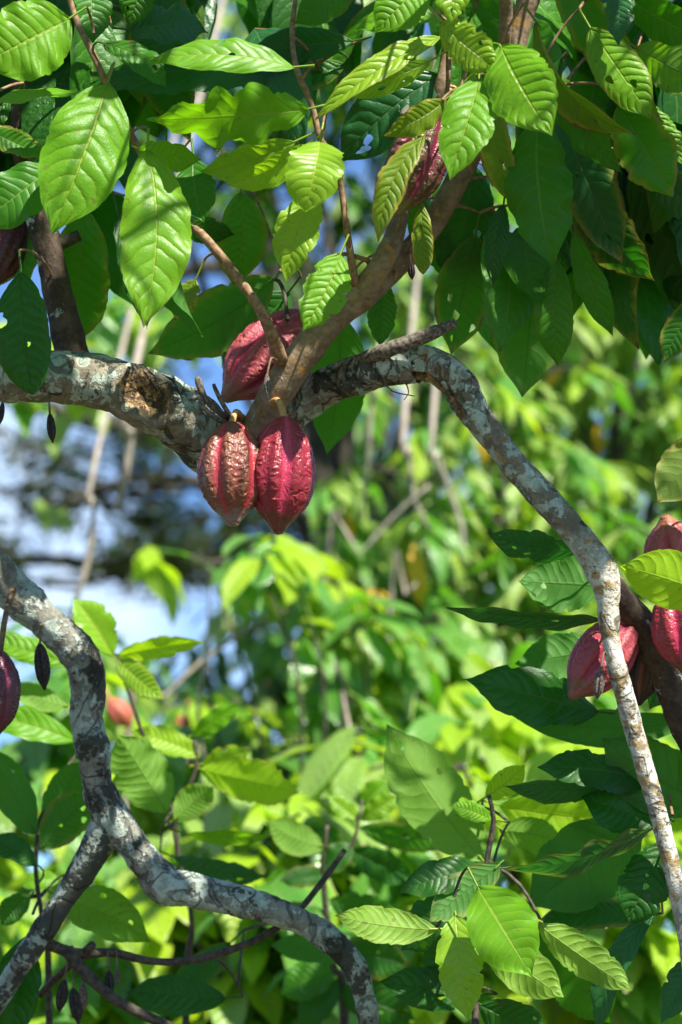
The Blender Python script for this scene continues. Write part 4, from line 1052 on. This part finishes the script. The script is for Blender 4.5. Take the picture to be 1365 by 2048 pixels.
bg_tree('leafy_tree', 'bushy tree filling the bottom behind the grey limb', g_(520, 6.2), .045, [(A_(420, 1780, 6.3), (.45, .4, .35), 26), (A_(640, 1850, 6.2), (.4, .4, .4), 26), (A_(160, 1800, 6.4), (.5, .4, .45), 28), (A_(860, 1900, 6.0), (.45, .4, .4), 24), (A_(330, 2010, 6.0), (.6, .4, .3), 26)], MID, .24, [LI, OL, GR, LI, GR], 109, group=TG, per=9)
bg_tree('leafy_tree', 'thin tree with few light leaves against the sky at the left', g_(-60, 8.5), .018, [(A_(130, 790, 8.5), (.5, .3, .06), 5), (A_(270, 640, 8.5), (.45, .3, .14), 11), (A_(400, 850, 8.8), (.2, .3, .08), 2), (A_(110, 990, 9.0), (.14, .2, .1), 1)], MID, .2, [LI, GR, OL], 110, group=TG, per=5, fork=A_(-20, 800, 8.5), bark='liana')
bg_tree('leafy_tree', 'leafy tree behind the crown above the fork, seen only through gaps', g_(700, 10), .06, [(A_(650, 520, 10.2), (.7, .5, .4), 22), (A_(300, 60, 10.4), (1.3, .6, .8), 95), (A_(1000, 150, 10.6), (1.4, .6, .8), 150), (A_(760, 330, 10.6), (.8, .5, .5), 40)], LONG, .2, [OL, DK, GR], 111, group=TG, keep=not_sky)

# big shade tree: heavy dark limbs across the sky gap, tiny leaves
dS = 14.0
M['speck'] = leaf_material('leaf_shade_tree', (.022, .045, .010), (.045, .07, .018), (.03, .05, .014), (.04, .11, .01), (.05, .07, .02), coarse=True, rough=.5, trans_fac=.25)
footS = g_(690, dS)
shade_t = empty('shade_tree', Vector((footS[0], footS[1], 0)), 'large dark blurred tree whose long horizontal limbs cross the sky gap at the left', 'tree', TG)
skS = Skeleton()
def sl(L): return [(at(x, y, dS+o), r*pxs(dS)) for x, y, r, o in L]
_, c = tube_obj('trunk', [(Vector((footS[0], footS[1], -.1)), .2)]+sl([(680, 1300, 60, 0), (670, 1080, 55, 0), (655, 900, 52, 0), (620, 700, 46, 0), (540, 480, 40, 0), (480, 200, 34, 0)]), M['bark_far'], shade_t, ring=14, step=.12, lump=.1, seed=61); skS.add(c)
for i, L in enumerate([[(660, 1090, 36, 0), (580, 1112, 26, -.3), (480, 1100, 20, -.4), (400, 1126, 22, -.5), (300, 1118, 16, -.4), (200, 1134, 17, -.3), (60, 1118, 13, -.2), (-300, 1150, 11, 0)],
                       [(650, 945, 36, 0), (520, 930, 30, .3), (400, 900, 26, .5), (280, 862, 26, .4), (150, 830, 22, .4), (40, 800, 18, .3), (-200, 740, 10, .2)],
                       [(640, 980, 24, 0), (560, 985, 16, -.2), (420, 965, 13, -.3), (260, 960, 10, -.4), (100, 1020, 8, -.5)],
                       [(620, 720, 26, 0), (520, 570, 18, -.2), (400, 535, 16, -.3), (250, 610, 12, -.2), (120, 690, 9, 0)],
                       [(645, 850, 24, 0), (750, 760, 16, .3), (880, 640, 13, .4), (1050, 560, 10, .5)]]):
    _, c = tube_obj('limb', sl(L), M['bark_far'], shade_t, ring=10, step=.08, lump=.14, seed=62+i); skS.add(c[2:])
rs_ = random.Random(66); cls = []
for k in range(16):
    x0, y0 = rs_.uniform(150, 620), rs_.uniform(840, 1180)
    L = [(x0, y0, 7, 0)]
    for j in range(4): L.append((L[-1][0]-rs_.uniform(40, 110), L[-1][1]+rs_.uniform(-55, 45), 6-j, rs_.uniform(-.2, .2)))
    q = at(x0, y0, dS); q2, _d = skS.near(q)
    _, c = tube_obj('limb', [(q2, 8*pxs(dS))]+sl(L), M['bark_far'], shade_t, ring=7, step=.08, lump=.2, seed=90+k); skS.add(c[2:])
def sp(x0, x1, y0, y1, n, p):
    for i in range(n):
        P = at(rs_.uniform(x0, x1), rs_.uniform(y0, y1), dS+rs_.uniform(-.8, .8))
        x, y, d = px_of(P)
        v = noise.noise(Vector((x*.006, y*.008, 3.3)))
        if v > p+.1: cls.append((P,))
sp(-260, 660, 870, 1130, 520, .10); sp(250, 660, 880, 1260, 260, .02); sp(-250, 560, 420, 760, 120, .12); sp(-250, 700, 1085, 1150, 150, -.25); sp(-250, 330, 1150, 1280, 30, .15); sp(600, 900, 650, 950, 50, .1)
pS = []; attach(pS, cls, skS, .05)
lvS = []
for (P,) in cls:
    for k in range(9):
        a = rs_.uniform(0, 6.28); ax = Vector((math.cos(a), math.sin(a)*.7, rs_.uniform(-.6, .4)))
        Q = P+Vector((rs_.gauss(0, .10), rs_.gauss(0, .1), rs_.gauss(0, .06))); L = rs_.uniform(.06, .12)
        lvS.append((Q, leaf_matrix(Q, ax, Vector((rs_.uniform(-.4, .4), rs_.uniform(-.4, .4), 1)), L), 'speck', rs_.randrange(5), ax.normalized()*L))
join_twigs('twigs', pS, M['twig_dark'], shade_t, shade_t.location, (.008, .004), 4)
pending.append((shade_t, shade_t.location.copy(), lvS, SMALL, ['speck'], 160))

# a few yellow leaves in the trees behind
for (px_, py_, d_, sx, sy, L_, host) in [(838, 1150, 8.0, -.12, 1, .20, 1), (966, 898, 8.3, .2, -1, .12, 1), (697, 1060, 8.2, .1, -1, .13, 1), (742, 1190, 8.0, 1, .1, .12, 1), (1195, 880, 9.0, .1, -1, .12, 0), (1100, 760, 8.9, -.6, -.5, .12, 0)]:
    P = at(px_, py_, d_); ax = R_*sx+U_*sy
    P = P-ax.normalized()*L_*.5
    pending[host][2].append((P, leaf_matrix(P, ax, -F_+Vector((0, 0, .6)), L_, 1.2), YE, 2, ax.normalized()*L_))
# which leaves become objects of their own: those that show
flat = []
for ti, (root, F0, leaves, blades, mats, limit) in enumerate(pending):
    for li, lf in enumerate(leaves): flat.append(((lf[0]-CAM).length, ti, li))
flat.sort()
# the front crown and limbs hide what is behind them
for sp_ in HA:
    B = at(sp_[0], sp_[1], D0); T = at(sp_[2], sp_[3], D0); see(B, T-B, sp_[4]*pxs(D0))
score = {}
for d, ti, li in flat:
    lf = pending[ti][2][li]
    blades = pending[ti][3]
    score[(ti, li)] = see(lf[0], lf[4], lf[4].length*(.4 if blades is not LONG else .27))
for ti, (root, F0, leaves, blades, mats, limit) in enumerate(pending):
    order = sorted(range(len(leaves)), key=lambda i: -score[(ti, i)])
    shown = [i for i in order if score[(ti, i)] > 0][:limit]
    shset = set(shown)
    for i in shown:
        P, W, mat, bi, _ = leaves[i]; link('leaf', blades.mesh(bi, mat), root, W)
    rest = [(leaves[i][3], leaves[i][2], leaves[i][1]) for i in range(len(leaves)) if i not in shset]
    ms = sorted(set(r[1] for r in rest))
    join_leaves('crown_foliage', rest, ms, blades, root, F0)
    print(root['label'][:40], len(leaves), len(shown))

# lianas and dead stems hanging in front of the far trees
VG = 'lianas hanging behind the front tree'
def vine(label, L, d, mat='liana', name='liana', top=True):
    L = [(x, y, r*.5, o) for x, y, r, o in L]
    pts = line(L, d)
    if top: pts = [(pts[0][0]+Vector((.2, 1.6, 2.0)), pts[0][1])]+pts
    p0 = pts[-1][0]
    root = empty(name, p0, label, 'vine', VG)
    tube_obj('stem', pts, M[mat], root, ring=9, step=.03, lump=.2, fine=.05, seed=int(L[0][0]))
vine('pale hanging stem left of the two others under the arching limb', [(760, 690, 9, 0), (744, 800, 9, 0), (736, 920, 8, 0), (722, 1040, 7, .1)], 8.0)
vine('pale curving stem hanging in the middle under the arching limb', [(812, 800, 11, 0), (818, 900, 11, 0), (828, 990, 10, 0), (858, 1060, 8, 0)], 7.9)
vine('pale stem hanging closest to the arching limb, with a kink', [(868, 820, 11, 0), (876, 910, 10, 0), (910, 1010, 9, 0), (925, 1060, 10, 0), (922, 1130, 9, 0)], 7.9)
vine('upper blurred pale stem hanging below the thick left limb', [(270, 740, 15, 0), (262, 870, 15, 0), (250, 960, 13, 0), (232, 1020, 11, .1)], 7.6)
vine('slanting pale stem crossing the sky gap at the left', [(196, 900, 10, 0), (190, 1000, 11, 0), (178, 1110, 12, 0), (150, 1210, 10, 0), (110, 1330, 9, .1)], 7.6)
vine('thin wavy pale stem right of the grey limb', [(420, 1230, 7, 0), (412, 1320, 8, 0), (398, 1400, 8, 0), (402, 1480, 8, 0), (420, 1620, 8, 0)], 7.0, top=False)
def deadstem(label, L, d):
    L = [(x, y, r*.42, o) for x, y, r, o in L]
    pts = line(L, d); f = pts[0][0].copy(); f.z = -.05
    root = empty('dead_stem', Vector((f.x, f.y, 0)), label, 'dead stem', 'dead stems among the far leaves')
    tube_obj('stem', [(f, pts[0][1]*1.2)]+pts, M['liana'], root, ring=9, step=.04, lump=.15, fine=.05, seed=int(L[0][0]))
deadstem('long pale dead stem leaning up to the right behind the grey limb', [(255, 1500, 13, 0), (330, 1395, 13, 0), (420, 1310, 11, 0), (520, 1245, 9, 0), (640, 1190, 8, .2)], 7.2)
deadstem('pale dead stem slanting up towards the arching limb', [(650, 1180, 8, 0), (720, 1110, 8, 0), (790, 1030, 8, 0), (860, 970, 7, 0)], 7.8)
deadstem('short brown dead stem beside the orange-yellow leaf', [(780, 1230, 10, 0), (812, 1190, 10, 0), (835, 1165, 8, 0)], 7.9)
deadstem('pale stick lying across the lime leaves in the middle', [(680, 1520, 8, 0), (700, 1464, 12, -.05), (770, 1462, 12, -.05)], 6.8)
# pods out of focus behind
BG_ = 'blurred ripe pods behind the grey limb'
d = 6.6
pod('cacao_pod', 'blurred orange pod hanging just right of the grey limb', at(218, 1398, d), at(262, 1455, d), 46*pxs(d), 'pod_orange', at(205, 1370, d+.02), nt_=40, na=60, seed=71, group=BG_)
pod('cacao_pod', 'small blurred reddish pod right of the orange one', at(372, 1430, 7.4), at(360, 1468, 7.4), 34*pxs(7.4), 'pod_orange', at(378, 1405, 7.42), nt_=40, na=60, seed=72, group=BG_)
pod('cacao_pod', 'pale pinkish blurred pod among lime leaves in the middle', at(738, 1462, 7.2), at(746, 1505, 7.2), 34*pxs(7.2), 'pod_orange', at(736, 1440, 7.2), nt_=40, na=60, seed=73, group=BG_)

# far woods closing the view
rw = random.Random(91); far = []
for i in range(9000):
    dd = rw.uniform(17, 30)
    x = rw.uniform(-9, 9); 
    P = Vector((x, dd, 0)); 
    px_, _, _ = px_of(Vector((x, dd, 3)))
    topz = 2.7 if px_ < 560 else (7.5 if px_ > 700 else 2.7+4.8*(px_-560)/140)
    topz = (topz-1.5)*dd/20+1.5 + 1.2*noise.noise(Vector((x*.5, dd*.3, 2)))
    P.z = rw.uniform(0, max(1, topz))
    a = rw.uniform(0, 6.28)
    ax = Vector((math.cos(a)*.7, math.sin(a)*.7, rw.uniform(-.9, .1)))
    far.append((rw.randrange(5), rw.choice([DK, DK, GR, OL]), leaf_matrix(P, ax, Vector((rw.uniform(-.4, .4), rw.uniform(-.7, .3), 1)), rw.uniform(.3, .5))))
fw = join_leaves('far_woods', far, [DK, GR, OL], SMALL, None, Vector((0, 20, 0)))
props(fw, 'dark mass of far woods closing the view behind the trees', 'woods', kind='stuff')
